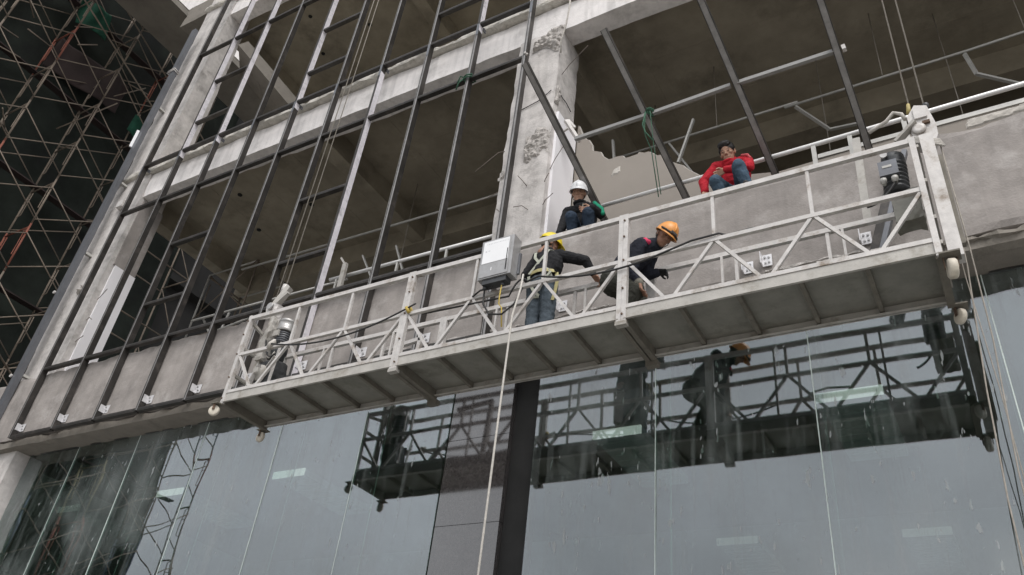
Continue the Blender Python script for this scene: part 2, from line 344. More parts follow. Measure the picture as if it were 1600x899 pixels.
# columns: the middle one carries broken mortar, rebar and a white board on its side
col = MB().rough_box((-5.06, YF-0.03, 4.96), (-4.30, 7.50, 10.69), 0.09, 0.009, 2.4, 2.0, edge=0.022, dirs=(1, 0.7, 0.2)).build('column', 'column', B)
MB().rough_box((-5.04, YF+0.03, 11.44), (-4.34, 7.45, 17.0), 0.12, 0.008, 2.4, 6.0, edge=0.02, dirs=(1, 0.7, 0.2)).build('column', 'column', B)
lumps('broken_mortar', 'mortar', col, [(-4.72,7.92),(-4.60,7.80),(-4.55,7.95),(-4.46,7.86),(-4.40,8.05),(-4.31,7.95),(-4.29,8.32),(-4.36,8.50),(-4.50,8.55),(-4.62,8.42),(-4.72,8.40)], YF-0.03, 0.06, 1.0, 0.022)
lumps('broken_mortar', 'mortar', col, [(-5.09,7.70),(-4.86,7.72),(-4.84,7.92),(-5.06,7.86)], YF-0.03, 0.05, 3.0, 0.022)
lumps('broken_mortar', 'mortar', col, [(-4.80,10.30),(-4.55,10.32),(-4.33,10.10),(-4.26,10.45),(-4.24,10.72),(-4.45,10.75),(-4.62,10.58),(-4.80,10.52)], YF-0.045, 0.07, 5.0, 0.022)
lumps('broken_mortar', 'mortar', col, [(6.88,9.0),(7.0,8.95),(7.03,9.4),(6.90,9.45)], -4.30, 0.03, 8.0, 0.022, 'x')
MB().box((-4.298, 6.96, 6.2), (-4.255, 7.53, 8.85)).build('white_board', 'gypsum', col)
for a, b_, c_ in (((-5.02,6.90,8.3),(-5.10,6.80,8.2),(-5.32,6.62,7.75)), ((-5.05,6.9,7.52),(-5.2,6.84,7.40),(-5.33,6.8,7.35)),
                  ((-4.58,6.86,7.42),(-4.62,6.80,7.48),(-4.68,6.76,7.56)), ((-4.30,6.95,7.70),(-4.20,6.90,7.82),(-4.06,6.86,7.98)),
                  ((-4.52,6.86,6.98),(-4.58,6.80,7.02),(-4.70,6.78,7.02)), ((-4.34,6.90,6.98),(-4.25,6.84,7.04),(-4.12,6.80,7.08)),
                  ((-4.34,6.90,7.40),(-4.30,6.86,7.44),(-4.24,6.84,7.52)), ((-4.9,6.88,7.0),(-4.94,6.84,7.05),(-5.0,6.82,7.12)),
                  ((-4.30,7.0,9.7),(-4.15,6.95,9.8),(-3.8,6.85,9.95))):
    MB().tube([a, b_, c_], 0.0055, 6).build('rebar', 'rebar', col)
for pts in ([(-4.29,6.93,9.30),(-4.28,7.05,9.24),(-4.28,7.18,9.26),(-4.28,7.34,9.22)], [(-4.9,6.855,9.02),(-4.72,6.855,9.06),(-4.55,6.855,9.10),(-4.36,6.855,9.24)]):
    MB().tube(pts, 0.007, 5).build('crack_line', 'joint', col)
# dangling bar clamps on the column edge
MB().bar((-4.14,6.98,8.62),(-3.98,7.14,8.28),0.05,0.05).bar((-4.12,7.02,8.66),(-4.02,7.06,8.50),0.03,0.03).bar((-4.10,7.0,8.47),(-4.22,7.02,8.44),0.03,0.03).build('steel_clip', 'galv', col)

# left pillar with grey upper and white lower side face
pil = MB().rough_box((-15.55, YF-0.04, GZ+0.01), (-14.42, 7.46, 18.6), 0.13, 0.009, 2.0, 3.0, edge=0.02, dirs=(1, 0.7, 0.2)).build('column', 'column', B)
MB().box((-14.418, 7.0, 6.2), (-14.375, 7.49, 8.9)).build('white_board', 'gypsum', pil)
MB().box((-14.418, 6.96, 8.91), (-14.385, 7.48, 10.6)).build('grey_render', 'plaster', pil)
for z, y in ((8.05, 6.98), (7.55, 6.96), (7.05, 6.95)):
    MB().tube([(-14.40, y, z), (-14.28, y-0.03, z+0.02), (-14.02, y-0.10, z+0.09*(1 if z > 8 else -1.4 if z > 7.2 else 0))], 0.0075, 6).build('rebar', 'rebar', pil)
lumps('broken_mortar', 'mortar', pil, [(-15.05,8.2),(-14.75,8.25),(-14.7,8.5),(-15.0,8.45)], YF-0.04, 0.09, 11.0, 0.03)
MB().box((-15.0, 6.75, 10.45), (-14.8, 6.855, 10.62)).build('steel_plate', 'galv', pil)
MB().rough_box((-16.9,6.95,17.9),(-15.56,7.5,18.7),0.15,0.015,2,2,edge=0.03).build('slab_stub', 'soffit', B)
# stair and steel in the far left corner of the upper storey
MB().bar((-14.2, 7.6, 15.9), (-11.2, 10.4, 12.0), 1.0, 0.28).build('stair_flight', 'soffit', B)

# ------------------------------------------------------------------ granite pier and glazed storefront
YG = 7.12
PR = thing('stone_pier', 'dark polished granite pier between the two halves of the glazed storefront', 'pier', (-4.95, YG, GZ))
MB().box((-5.36, YG+0.03, GZ+0.02), (-4.60, 7.9, 4.79)).build('core', 'joint', PR)
for i, (z0, z1) in enumerate(((-1.55, 0.2), (0.205, 1.35), (1.355, 2.86), (2.866, 3.88), (3.886, 4.79))):
    MB().box((-5.40, YG, z0), (-4.57, YG+0.028, z1)).build('stone_slab', 'granite', PR)
    MB().box((-4.598, YG+0.03, z0), (-4.568, 7.60, z1)).build('stone_slab', 'granite', PR)
def storefront(x_edges, y, label, seed):
    T = thing('glass_storefront', label, 'storefront', ((x_edges[0]+x_edges[-1])/2, y, GZ))
    rnd = random.Random(seed)
    for i in range(len(x_edges)-1):
        a, b = x_edges[i]+0.006, x_edges[i+1]-0.006; z0, z1 = GZ+0.05, 4.80
        m = MB().box((-(b-a)/2, -0.006, -(z1-z0)/2), ((b-a)/2, 0.006, (z1-z0)/2))
        o = m.build('pane', 'glass', None); o.parent = T; o.location = Vector(((a+b)/2, y, (z0+z1)/2)) - T.location
        o.rotation_euler = (RAD(rnd.uniform(-0.12, 0.12)), 0, RAD(rnd.uniform(-0.4, 0.4)))
        if 0 < i:
            e = x_edges[i]
            MB().box((e-0.006, y+0.02, GZ+0.05), (e+0.006, y+0.42, 4.79)).build('fin', 'glassfin', T)
            MB().box((e-0.007, y+0.4215, GZ+0.05), (e+0.007, y+0.426, 4.79)).build('fin_edge', 'finedge', T)
            MB().box((e-0.005, y-0.007, GZ+0.05), (e+0.005, y+0.019, 4.795)).build('silicone_joint', 'finedge', T)
    MB().box((x_edges[0], y-0.03, 4.80), (x_edges[-1], y+0.03, 4.83)).build('head_channel', 'steel', T)
    return T
storefront([-14.40, -13.0, -11.44, -9.87, -8.28, -6.76, -5.41], YG, 'tall frameless glass storefront left of the granite pier, reflecting scaffolding', 3)
MB().box((-4.566, YG+0.08, GZ+0.02), (-4.262, YG+0.11, 4.79)).build('painted_shade_strip', 'joint', PR)  # matte black strip standing in for the shaded pier return and a dark reflection
storefront([-4.25, -2.83, -1.25, 0.33, 1.9, 3.5, 5.9], YG+0.03, 'tall frameless glass storefront right of the granite pier, reflecting two workers', 5)
LB = thing('lobby_interior', 'dim grey lobby behind the glass storefront under the parapet', 'room', (-6, 12, GZ))
MB().box((-19, 7.6, 4.955), (7, 20, 5.1)).build('ceiling', 'lobby', LB)
MB().box((-19, 20.0, GZ+0.02), (7, 20.2, 4.95)).build('wall', 'lobby', LB)
MB().box((-19.2, 7.6, GZ+0.02), (-19, 20, 4.95)).build('wall', 'lobby', LB)
MB().box((7, 7.2, GZ+0.02), (7.2, 20, 4.95)).build('wall', 'lobby', LB)
# surface-mounted ceiling lamps seen through the glass
LW = ['beside the corner pillar', 'below the leftmost brackets', 'below the platform left end', '', 'right of the granite pier', 'below the platform right half']
M['lampdim'] = mat('lamp_dim_end', (0.6, 0.62, 0.62), 0.5, bump=0, emit=(1.0, 0.93, 0.95, 0.12))
def lamp(x, y, label):
    T = thing('ceiling_lamp', label, 'ceiling lamp', (x, y+0.9, 4.95), 'lobby ceiling lamps')
    MB().box((x-0.36, y+0.03, 4.84), (x+0.36, y+1.85, 4.953)).build('louvre_body', 'lampbody', T)
    MB().box((x-0.36, y, 4.83), (x+0.36, y+0.028, 4.953)).build('lit_end', 'lamplit' if y < 12 and x > -14 else 'lampdim', T)
    for k in range(8):
        MB().box((x-0.33, y+0.2+0.2*k, 4.825), (x+0.33, y+0.212+0.2*k, 4.839)).build('louvre_blade', 'lamplit' if False else 'lampbody', T)
k9 = 4.9/5.2
for x, y, lab in ((-17.65, 9.98, 'dim lobby lamp farthest left, seen through the glass beside the corner'), (-14.2, 9.88, 'lit lobby lamp second from the left, seen through the dark glass reflection'),
                  (-10.9, 9.8, 'lit lobby lamp seen in the pale sky reflection left of the granite pier'), (-4.55, 9.96, 'lit lobby lamp seen behind the first reflected worker right of the pier'),
                  (-1.28, 9.8, 'brightest lit lobby lamp, seen within the reflected platform right half'), (-4.28, 14.86, 'faint deep lobby lamp low in the glass just right of the pier'),
                  (-1.09, 15.05, 'faint deep lobby lamp low in the glass near the right edge')):
    lamp(x*k9, y*k9, lab)

# ------------------------------------------------------------------ curtain wall frame
YM = 6.60
MX = [-14.35, -13.15, -12.06, -11.0, -9.92, -8.87, -7.83, -6.79, -5.78, -4.76]
CW = thing('curtain_wall_frame', 'dark steel curtain wall grid of mullions and transoms fixed to the left bay', 'frame', (-9.5, YM, 4.9))
film_up = {1, 2, 4, 8}; film_low = {6}
def mullion(x, z0, z1, film, wd=0.052, dp=0.105):
    mats = ['steel', 'edge', 'film']
    m = MB().box((x-wd/2, YM, z0), (x+wd/2, YM+dp, z1), 0)
    m.m[2] = 1 if not film else 0                        # worn front face
    if film: m.m[3] = 2                                  # protective film on the side
    m.box((x-wd/2+0.012, YM-0.004, z0), (x-wd/2+0.022, YM-0.0005, z1), 0)
    return m.build('mullion', mats, CW)
for i, x in enumerate(MX):
    lo = mullion(x, 4.92 if i < 9 else 4.92, 11.12, i in film_low)
    if i in (8, 9): lo['label'] = 'mullion beside the middle column' if i == 9 else 'mullion tied with green cord at the beam'
    mullion(x, 11.125, 18.6, i in film_up)
    # splice sleeve and bolts near the slab
    MB().box((x-0.018, YM-0.006, 11.0), (x+0.03, YM-0.0045, 11.28)).build('splice_plate', 'steel2', lo)
    if i < 9:
        br = MB(); z = 5.14
        br.box((x+0.027, YM+0.02, z-0.06), (x+0.035, YM+0.115, z+0.06)); br.box((x+0.035, YM+0.105, z-0.07), (x+0.14, YM+0.114, z+0.07))
        br.lathe((x+0.07, YM+0.104, z+0.03), (0,-1,0), [(0,0.014),(0.014,0.014)], 8, 1); br.lathe((x+0.10, YM+0.104, z-0.03), (0,-1,0), [(0,0.014),(0.014,0.014)], 8, 1)
        br.build('bracket', ['screw', 'boxmetal'], lo)
        if i % 2 == 0: MB().bar((x+0.04, YM+0.10, 11.24), (x+0.04, YM+0.17, 11.24), 0.02, 0.07).build('bracket', 'steel2', lo)
def transom(i0, i1, z, h=0.055, dp=0.085):
    for i in range(i0, i1):
        m = MB().box((MX[i]+0.027, YM+0.006, z-h/2), (MX[i+1]-0.027, YM+dp, z+h/2))
        m.box((MX[i]+0.027, YM+0.002, z-h/2+0.018), (MX[i+1]-0.027, YM+0.0055, z-h/2+0.028))
        m.build('transom', 'steel', CW)
transom(0, 9, 4.935); transom(0, 9, 6.27); transom(0, 9, 9.94); transom(0, 9, 11.30); transom(0, 5, 14.97)
for i, zs in ((2, (7.12, 8.46)), (5, (7.12, 8.42)), (1, (12.12, 13.45)), (4, (12.11, 13.45)), (7, (12.13,))):
    for z in zs: transom(i, i+1, z)
for x, z in ((-4.74, 11.55), (-4.70, 11.50), (-4.74, 9.98), (-4.70, 9.93)):
    MB().lathe((x, YM-0.004, z), (0,-1,0), [(0,0.022),(0.012,0.022),(0.014,0.012),(0.02,0.012)], 10).build('bolt', 'galv', CW)
# green cord tied round the mullion at the beam
tie = MB()
for dz in (-0.02, 0.03): tie.tube([(-5.84,YM-0.02,9.93+dz),(-5.78,YM-0.035,9.94+dz),(-5.71,YM-0.01,9.95+dz),(-5.70,YM+0.11,9.95+dz),(-5.85,YM+0.11,9.93+dz),(-5.84,YM-0.02,9.93+dz)], 0.014, 6)
tie.tube([(-5.84,YM-0.02,9.93),(-5.92,YM-0.03,9.84),(-5.95,YM-0.02,9.72)], 0.012, 6).tube([(-5.84,YM-0.02,9.95),(-5.90,YM-0.04,9.98),(-5.94,YM-0.03,9.86)], 0.012, 6)
tag(tie.build('green_rope', 'green'), 'short green cord tied round a mullion where it meets the beam', 'cord')
# grey corner mullion standing off the left pillar
CM = thing('corner_mullion', 'tall grey steel channel post standing off the left pillar', 'post', (-15.2, YM, 4.9))
MB().box((-15.30, YM, 3.4), (-15.16, YM+0.10, 16.45)).build('channel', 'steel2', CM)
MB().box((-15.36, YM+0.02, 3.4), (-15.302, YM+0.08, 16.45)).build('flange', 'steel', CM)
for z in (6.35, 9.25, 11.2, 13.6):
    MB().bar((-15.2, YM+0.11, z), (-15.2, 6.87, z), 0.08, 0.05).build('anchor', 'stud', CM)
for z in (14.8, 14.86):
    MB().tube([(-15.38,YM-0.02,z),(-15.15,YM-0.02,z+0.03),(-15.14,YM+0.12,z),(-15.38,YM+0.12,z),(-15.38,YM-0.02,z)], 0.014, 6).build('tie_wire', 'galv', CM)
MB().bar((-15.32,YM-0.02,12.25),(-15.30,YM-0.03,12.75),0.06,0.04).build('tape_scrap', 'paper', CM)
for z in (8.2, 6.3): MB().lathe((-15.33, YM-0.002, z), (0,-1,0), [(0,0.035),(0.03,0.035)], 8).build('bolt', 'galv', CM)

# ------------------------------------------------------------------ leaning frame in the right bay
LF = thing('leaning_frame', 'dark channel frame leaning outwards from the right bay, not yet fixed', 'frame', (-1.9, 7.4, 6.8))
bars = [((-3.64,7.42,6.93),(-3.99,5.60,8.26),1.0), ((-2.52,7.42,6.92),(-2.90,5.60,8.33),1.0), ((-1.42,7.42,6.91),(-1.70,5.65,8.26),1.35), ((-0.38,7.42,6.91),(-0.49,6.0,7.98),1.7)]
CB = []
for p, q, e in bars:
    p = Vector(p); q = Vector(q); t = p + (q-p)*e; p = p - (q-p)*0.06
    d = (q-p).normalized(); up = Vector((0, 0.6, 0.8)); sd_ = d.cross(up).normalized(); u = sd_.cross(d).normalized()
    m = MB(); m.bar(p, t, 0.075, 0.006, u)                       # channel web and flanges
    m.bar(p+sd_*0.037-u*0.03, t+sd_*0.037-u*0.03, 0.006, 0.066, u); m.bar(p-sd_*0.037-u*0.03, t-sd_*0.037-u*0.03, 0.006, 0.066, u)
    m.bar(p-u*0.055, t-u*0.055, 0.062, 0.008, u, 1)
    m.build('channel_bar', ['steel', 'edge'], LF); CB.append((p, q))
cross = [(-3.70,6.45,7.55),(-2.64,6.45,7.56),(-1.60,6.45,7.60),(-0.44,6.45,7.60)]
for a, b in zip(cross[:-1], cross[1:]):
    MB().bar(Vector(a)+Vector((0.04,0,0)), Vector(b)-Vector((0.04,0,0)), 0.045, 0.05).build('crossbar', 'tubegrey', LF)
MB().bar((-0.40,6.45,7.60),(-0.36,6.45,7.605),0.055,0.07).build('end_plate', 'galv', LF)
gr = MB()
for k in range(3): gr.tube([(-2.68+0.02*k,6.41,7.58),(-2.66+0.02*k,6.39,7.61),(-2.60+0.01*k,6.41,7.58),(-2.61,6.48,7.53),(-2.68+0.02*k,6.41,7.58)], 0.010, 6)
gr.tube([(-2.68,6.40,7.57),(-2.70,6.42,7.25),(-2.68,6.44,7.15),(-2.64,6.5,7.0),(-2.58,6.58,6.3)], 0.006, 6)
gr.tube([(-2.62,6.40,7.56),(-2.60,6.45,7.1),(-2.54,6.55,6.3)], 0.005, 6).tube([(-2.68,6.40,7.56),(-2.71,6.39,7.35),(-2.68,6.40,7.22),(-2.60,6.42,7.08)], 0.010, 6)
tag(gr.build('green_rope', 'green'), 'green rope knotted on the leaning frame and hanging behind the handrail', 'rope')

# ------------------------------------------------------------------ handrail pipe, partition, ceiling pipe and studs
HR = thing('handrail_pipe', 'bright silver pipe rail running behind the two squatting men', 'rail', (-1, 7.27, 6.3))
MB().tube([(-3.95,7.27,7.07),(-1.0,7.27,7.10),(4.0,7.27,7.17)], 0.028, 10).build('pipe', 'pipe', HR)
for x in (-0.95, -0.55, 0.02, 2.2): MB().bar((x,7.27,6.28),(x,7.27,7.09),0.05,0.03,(0,1,0)).build('stanchion', 'stud', HR)
H2 = thing('handrail_pipe', 'bright silver pipe rail behind the mullions left of the middle column', 'rail', (-7, 7.27, 6.3))
MB().tube([(-8.35,7.27,7.12),(-5.1,7.27,7.08)], 0.028, 10).build('pipe', 'pipe', H2)
MB().tube([(-11.5,7.25,7.05),(-8.0,7.30,7.06)], 0.02, 8).build('lower_pipe', 'stud', H2)
for x in (-8.2, -7.0, -6.1): MB().bar((x,7.27,6.24),(x,7.27,7.09),0.03,0.03,(0,1,0)).build('stanchion', 'stud', H2)
MB().bar((-8.0,7.2,6.2),(-8.0,7.18,7.28),0.08,0.05,(0,1,0)).bar((-8.0,7.18,7.26),(-8.1,7.15,7.4),0.03,0.03).build('post_stub', 'galv2', H2)
pw = [(-4.25,6.26),(4.0,6.26),(4.0,7.22),(0.35,7.17),(-0.8,7.12),(-1.42,7.10),(-2.40,7.40),(-2.62,7.66),(-2.87,7.92),(-3.05,8.06),(-3.25,8.16),(-3.40,8.12),(-3.55,8.20),(-3.72,8.20),(-3.85,8.40),(-3.98,8.48),(-4.05,8.72),(-4.18,8.84),(-4.25,9.12)]
jp = []
for i, p in enumerate(pw):
    jp.append(p)
    if 5 <= i < len(pw)-1:
        q = pw[i+1]
        for t in (0.3, 0.6): jp.append((p[0]+(q[0]-p[0])*t+random.uniform(-0.02,0.02), p[1]+(q[1]-p[1])*t+random.uniform(-0.025,0.025)))
PT = thing('broken_partition', 'grey brown board partition with a broken jagged top behind the parapet', 'partition', (-2, 7.55, 6.26))
MB().prism([(x, 7.55, z) for x, z in jp][::-1], (0,0.025,0)).build('front_board', 'board', PT)
MB().prism([(x+0.01, 7.576, z+(0.015 if z > 7.2 else -0.006)) for x, z in jp][::-1], (0,0.05,0)).build('board_core', 'boardedge', PT)
MB().box((-0.95,7.535,7.13),(4.0,7.64,7.19)).build('top_track', 'stud', PT)
lumps('torn_patch', 'boardedge', PT, [(-3.72,7.80),(-3.52,7.86),(-3.48,8.02),(-3.62,8.0)], 7.548, 0.01, 4.0, 0.02)
lumps('torn_patch', 'boardedge', PT, [(0.55,6.95),(1.25,7.0),(1.3,7.14),(0.6,7.12)], 7.548, 0.01, 6.0, 0.02)
CP = thing('ceiling_pipe', 'thin pale pipe hung on rods under the dark ceiling of the open storey', 'pipe', (-5, 9, 11.1))
MB().tube([(-13.2,9,9.85),(-7,9,9.75),(-4.7,9,9.75)], 0.022, 8).build('pipe', 'stud', CP)
MB().tube([(-4.6,9,9.74),(-1.4,9,9.76),(-1.3,9,9.76)], 0.02, 8).build('pipe', 'stud', CP)
MB().tube([(-1.5,9,9.72),(1.0,9,9.74),(4.0,9,9.86)], 0.02, 8).build('pipe', 'stud', CP)
for i, x in enumerate((-12.2,-10.6,-9.0,-7.9,-6.6,-5.6,-3.75,-2.55,-1.0,-0.1,0.75,1.7,2.6)):
    y = 9 + (0.0 if i % 2 else 0.4)
    MB().tube([(x,y,9.72 if i % 2 else 8.6),(x,y,11.22)], 0.008, 5).build('hanger_rod', 'rope', CP)
def bent(pts, label):
    m = MB()
    for a, b in zip(pts[:-1], pts[1:]): m.bar(a, b, 0.05, 0.03)
    tag(m.build('bent_stud', 'stud'), label, 'metal stud', 'bent studs left hanging from the ceiling pipe')
bent([(-1.35,9.02,9.70),(-0.95,9.3,9.3),(-0.5,9.3,9.25)], 'bent zinc stud hanging from the ceiling pipe right of the red jacket man')
bent([(0.95,9.02,9.72),(1.02,9.1,9.35),(1.55,9.2,8.95)], 'bent zinc stud hanging at the far right under the ceiling')
bent([(-3.36,9.02,9.73),(-3.0,9.1,9.0)], 'straight zinc stud hanging left of the red jacket man')
bent([(-5.05,8.95,9.75),(-5.25,8.95,9.05)], 'short zinc stud hanging beside the middle column')
bent([(-3.95,8.3,8.6),(-4.02,8.3,9.4)], 'narrow zinc stud standing behind the broken partition')
bent([(-2.95,8.3,8.5),(-2.7,8.3,9.3)], 'slanted zinc stud behind the green rope')
bent([(-8.6,8.8,9.0),(-8.15,8.8,8.0)], 'slanted zinc stud behind the mullions near the left hoist ropes')
bent([(-9.4,8.8,9.0),(-8.8,8.8,8.0)], 'longer slanted zinc stud behind the mullions near the left hoist')
# white angle brackets on the right bay parapet and the loose channel leaning there
for i, (x, z, lab) in enumerate(((-0.53,5.16,'white angle bracket beside the loose leaning channel'),(-1.66,5.12,'small white angle bracket, left of the close pair'),(-1.47,5.16,'larger white angle bracket, right of the close pair'),(-3.78,5.16,'white angle bracket behind the yellow helmet worker'))):
    m = MB().box((x-0.05, YP-0.018, z-0.07), (x+0.05, YP-0.008, z+0.07), 0).box((x-0.05, YP-0.10, z-0.07), (x-0.042, YP-0.018, z+0.07), 0)
    for a, b in ((-0.02,0.035),(0.02,0.03),(-0.015,-0.035),(0.02,-0.03)): m.lathe((x+a, YP-0.018, z+b), (0,-1,0), [(0,0.011),(0.012,0.011)], 8, 1)
    tag(m.build('angle_bracket', ['screw', 'boxmetal']), lab, 'bracket', 'angle brackets on the right bay parapet')
LC = thing('loose_channel', 'dark steel channel leaning against the parapet beside the right hoist', 'channel', (-0.45, 6.6, 4.9))
MB().bar((-0.49,6.58,4.80),(-0.10,6.62,6.03),0.085,0.07,(0,1,0)).build('web', 'steel', LC)
MB().bar((-0.425,6.57,4.80),(-0.035,6.61,6.03),0.045,0.075,(0,1,0)).build('lip', 'steel2', LC)
# boxed timber hatch outline at the parapet foot
hp = thing('panel_frame', 'small square steel frame standing on the platform against the parapet', 'frame', (-5.5, 6.4, 4.1))
for a, b in (((-5.95,6.30,4.78),(-5.40,6.30,4.83)), ((-5.42,6.30,4.84),(-5.46,6.30,4.12))): MB().bar(a, b, 0.05, 0.05).build('tube', 'galv', hp)

# inner scaffold and red sprinkler stubs in the left bay
def scaf_frame_mesh(mt, w=1.2, h=1.7, name='scaffold_frame'):
    m = MB()
    m.tube([(0,0,0),(0,0,h+0.12)], 0.028, 6); m.tube([(-w,0,0),(-w,0,h+0.12)], 0.028, 6); m.tube([(0,0,h-0.12),(-w,0,h-0.12)], 0.024, 6)
    for s_ in (0, 1):
        x = -0.17 if s_ == 0 else -w+0.17; x0 = 0 if s_ == 0 else -w
        m.tube([(x0,0,h-0.12-0.02),(x,0,h-0.2),(x,0,h-1.05),(x0,0,h-1.1)], 0.015, 5)
    m.tube([(-0.17,0,h-0.5),(0,0,h-0.5)], 0.012, 5); m.tube([(-w+0.17,0,h-0.5),(-w,0,h-0.5)], 0.012, 5)
    return m
IS = thing('inner_scaffold', 'low pipe scaffold standing inside the open storey by the left pillar', 'scaffold', (-13.5, 9, 5.15))
for x, y in ((-14.9, 9.4), (-13.3, 9.4), (-14.9, 10.4), (-13.3, 10.4)):
    for z in (5.16, 6.92, 8.68):
        MB().tube([(x,y,z),(x,y,z+1.75)], 0.024, 6).build('standard', 'stud' if x < -14 and y < 10 else 'scaf', IS)
for z in (6.9, 8.66, 10.42):
    for y in (9.4, 10.4): MB().tube([(-14.9,y,z),(-13.3,y,z)], 0.02, 6).build('ledger', 'scaf' if z < 10 else 'stud', IS)
    for x in (-14.9,-13.3): MB().tube([(x,9.4,z-0.05),(x,10.4,z-0.05)], 0.02, 6).build('ledger', 'scaf', IS)
    for y in (9.4, 10.4):
        MB().tube([(-14.9,y+0.03,z),(-13.3,y+0.03,z-1.3)], 0.014, 5).build('brace', 'scaf', IS); MB().tube([(-14.9,y-0.03,z-1.3),(-13.3,y-0.03,z)], 0.014, 5).build('brace', 'scaf', IS)
    MB().tube([(-14.75,9.4,z-0.3),(-14.75,9.4,z-1.2)], 0.014, 5).build('ladder_rail', 'scaf', IS)
for (a, b_) in (((-14.2,9.2,8.9),(-13.6,9.1,8.3)), ((-13.1,8.9,7.6),(-12.8,8.8,8.5)), ((-13.3,8.9,8.1),(-13.0,8.9,7.9)), ((-12.9,8.7,8.0),(-11.2,8.6,8.1)), ((-13.4,8.7,7.6),(-11.2,8.7,7.75))):
    MB().tube([a, b_], 0.026, 6).build('loose_pipe', 'stud', IS)
OS = thing('side_scaffold', 'narrow scaffold standing outside behind the left pillar', 'scaffold', (-17.6, 9.2, GZ))
for y in (8.9, 10.4):
    for x in (-18.4, -17.2): MB().tube([(x,y,GZ),(x,y,13.2)], 0.024, 6).build('standard', 'scaf', OS)
    for z in (6.2, 8.0, 9.8, 11.6, 13.1):
        MB().tube([(-18.4,y,z),(-17.2,y,z)], 0.02, 6).build('ledger', 'scaf', OS)
        MB().tube([(-18.4,y,z),(-17.2,y,z-1.7)], 0.014, 5).build('brace', 'scaf', OS)
for x in (-18.4, -17.2):
    for z in (6.2, 8.0, 9.8, 11.6, 13.1): MB().tube([(x,8.9,z-0.1),(x,10.4,z-0.1)], 0.018, 6).build('ledger', 'scaf', OS)
for k, (x, y, z, lab) in enumerate(((-9.0,8.2,13.9,'red pipe stub hooked from the upper ceiling behind the middle mullions'), (-11.9,8.2,13.2,'red pipe stub hooked from the upper ceiling behind the left mullions'))):
    tag(MB().tube([(x-0.9,y,z),(x-0.25,y,z+0.02),(x-0.2,y+0.05,z-0.02),(x+0.25,y+0.9,z-0.55)], 0.03, 7).build('red_pipe', 'redpipe'), lab, 'pipe', 'red pipe stubs under the upper ceiling')
# white cord hanging from the upper beam by the column
tag(MB().tube([(-4.12,6.72,11.5),(-4.10,6.70,10.9),(-4.14,6.72,10.5),(-4.25,6.80,10.25),(-4.27,6.86,10.05)], 0.014, 6).build('white_cord', 'hemp'), 'pale cord dangling from the slab edge over the middle column', 'cord')

# ================================================================== NEIGHBOUR
SX = -22.0
NB = thing('neighbouring_building', 'dark neighbouring building at the far left behind scaffolding and netting', 'building', (-27, 4, GZ))
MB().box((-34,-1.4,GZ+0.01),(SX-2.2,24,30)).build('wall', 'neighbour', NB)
MB().rough_box((-20.7,4.0,21.0),(-19.0,20,26),0.6,0.03,1.0,2).build('overhang', 'beam', NB)
MB().box((-20.72,4.0,20.75),(-19.005,20,20.96)).build('overhang_underside', 'inner', NB)  # shade under the overhang put into the colour: darker concrete than its face
for z in (3.5, 7.5, 11.5, 15.5): MB().box((SX-2.19,-1.35,z),(SX-1.7,20,z+0.25)).build('floor_edge', 'neighbour', NB)
def sheet(name, mt, label, cat, p0, du, dv, nu, nv, amp, freq, seed):
    p0 = Vector(p0); du = Vector(du); dv = Vector(dv); nrm = du.cross(dv).normalized(); m = MB()
    for i in range(nu+1):
        for j in range(nv+1):
            q = p0 + du*(i/nu) + dv*(j/nv); h = noise.noise(Vector((q.x*freq, q.y*freq*2.2, q.z*freq*0.5))+Vector((seed,seed,seed)))
            m.v.append(tuple(q + nrm*(amp*h) + Vector((0,0,-amp*0.4*abs(noise.noise(q*freq))))))
    for i in range(nu):
        for j in range(nv): a = i*(nv+1)+j; m.quad_faces([a, a+nv+1, a+nv+2, a+1], 0, True)
    o = m.build(name, mt)
    md = o.modifiers.new('thick', 'SOLIDIFY'); md.thickness = 0.01
    return tag(o, label, cat)
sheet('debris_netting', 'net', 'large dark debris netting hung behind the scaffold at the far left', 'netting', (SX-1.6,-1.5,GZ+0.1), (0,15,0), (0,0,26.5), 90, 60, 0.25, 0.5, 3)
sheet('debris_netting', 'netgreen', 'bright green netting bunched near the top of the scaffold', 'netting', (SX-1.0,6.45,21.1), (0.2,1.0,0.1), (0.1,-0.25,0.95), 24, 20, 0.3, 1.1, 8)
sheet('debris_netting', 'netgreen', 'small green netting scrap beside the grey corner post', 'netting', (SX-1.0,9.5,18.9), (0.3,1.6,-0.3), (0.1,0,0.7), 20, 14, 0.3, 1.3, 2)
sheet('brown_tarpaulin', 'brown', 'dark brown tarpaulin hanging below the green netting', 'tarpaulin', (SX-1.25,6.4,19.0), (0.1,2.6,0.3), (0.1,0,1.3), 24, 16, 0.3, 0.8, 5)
SC = thing('frame_scaffold', 'tall frame scaffold with crossed braces along the neighbouring building', 'scaffold', (SX, 4, GZ))
fm = {}
def frame_obj(mt):
    if mt not in fm:
        tmp = scaf_frame_mesh(mt).build('scaffold_frame', mt, None); fm[mt] = tmp.data; bpy.data.objects.remove(tmp)
    o = bpy.data.objects.new('scaffold_frame', fm[mt]); C.objects.link(o); o.parent = SC; return o
bx_ = MB(); bx_.tube([(0,0,0.15),(0,1.7,1.35)], 0.018, 5); bx_.tube([(0.03,0,1.35),(0.03,1.7,0.15)], 0.018, 5)
bsrc = bx_.build('cross_brace', 'scaf', None); bmesh_data = bsrc.data; bpy.data.objects.remove(bsrc)
rnd = random.Random(4)
NY, NZ = 9, 15
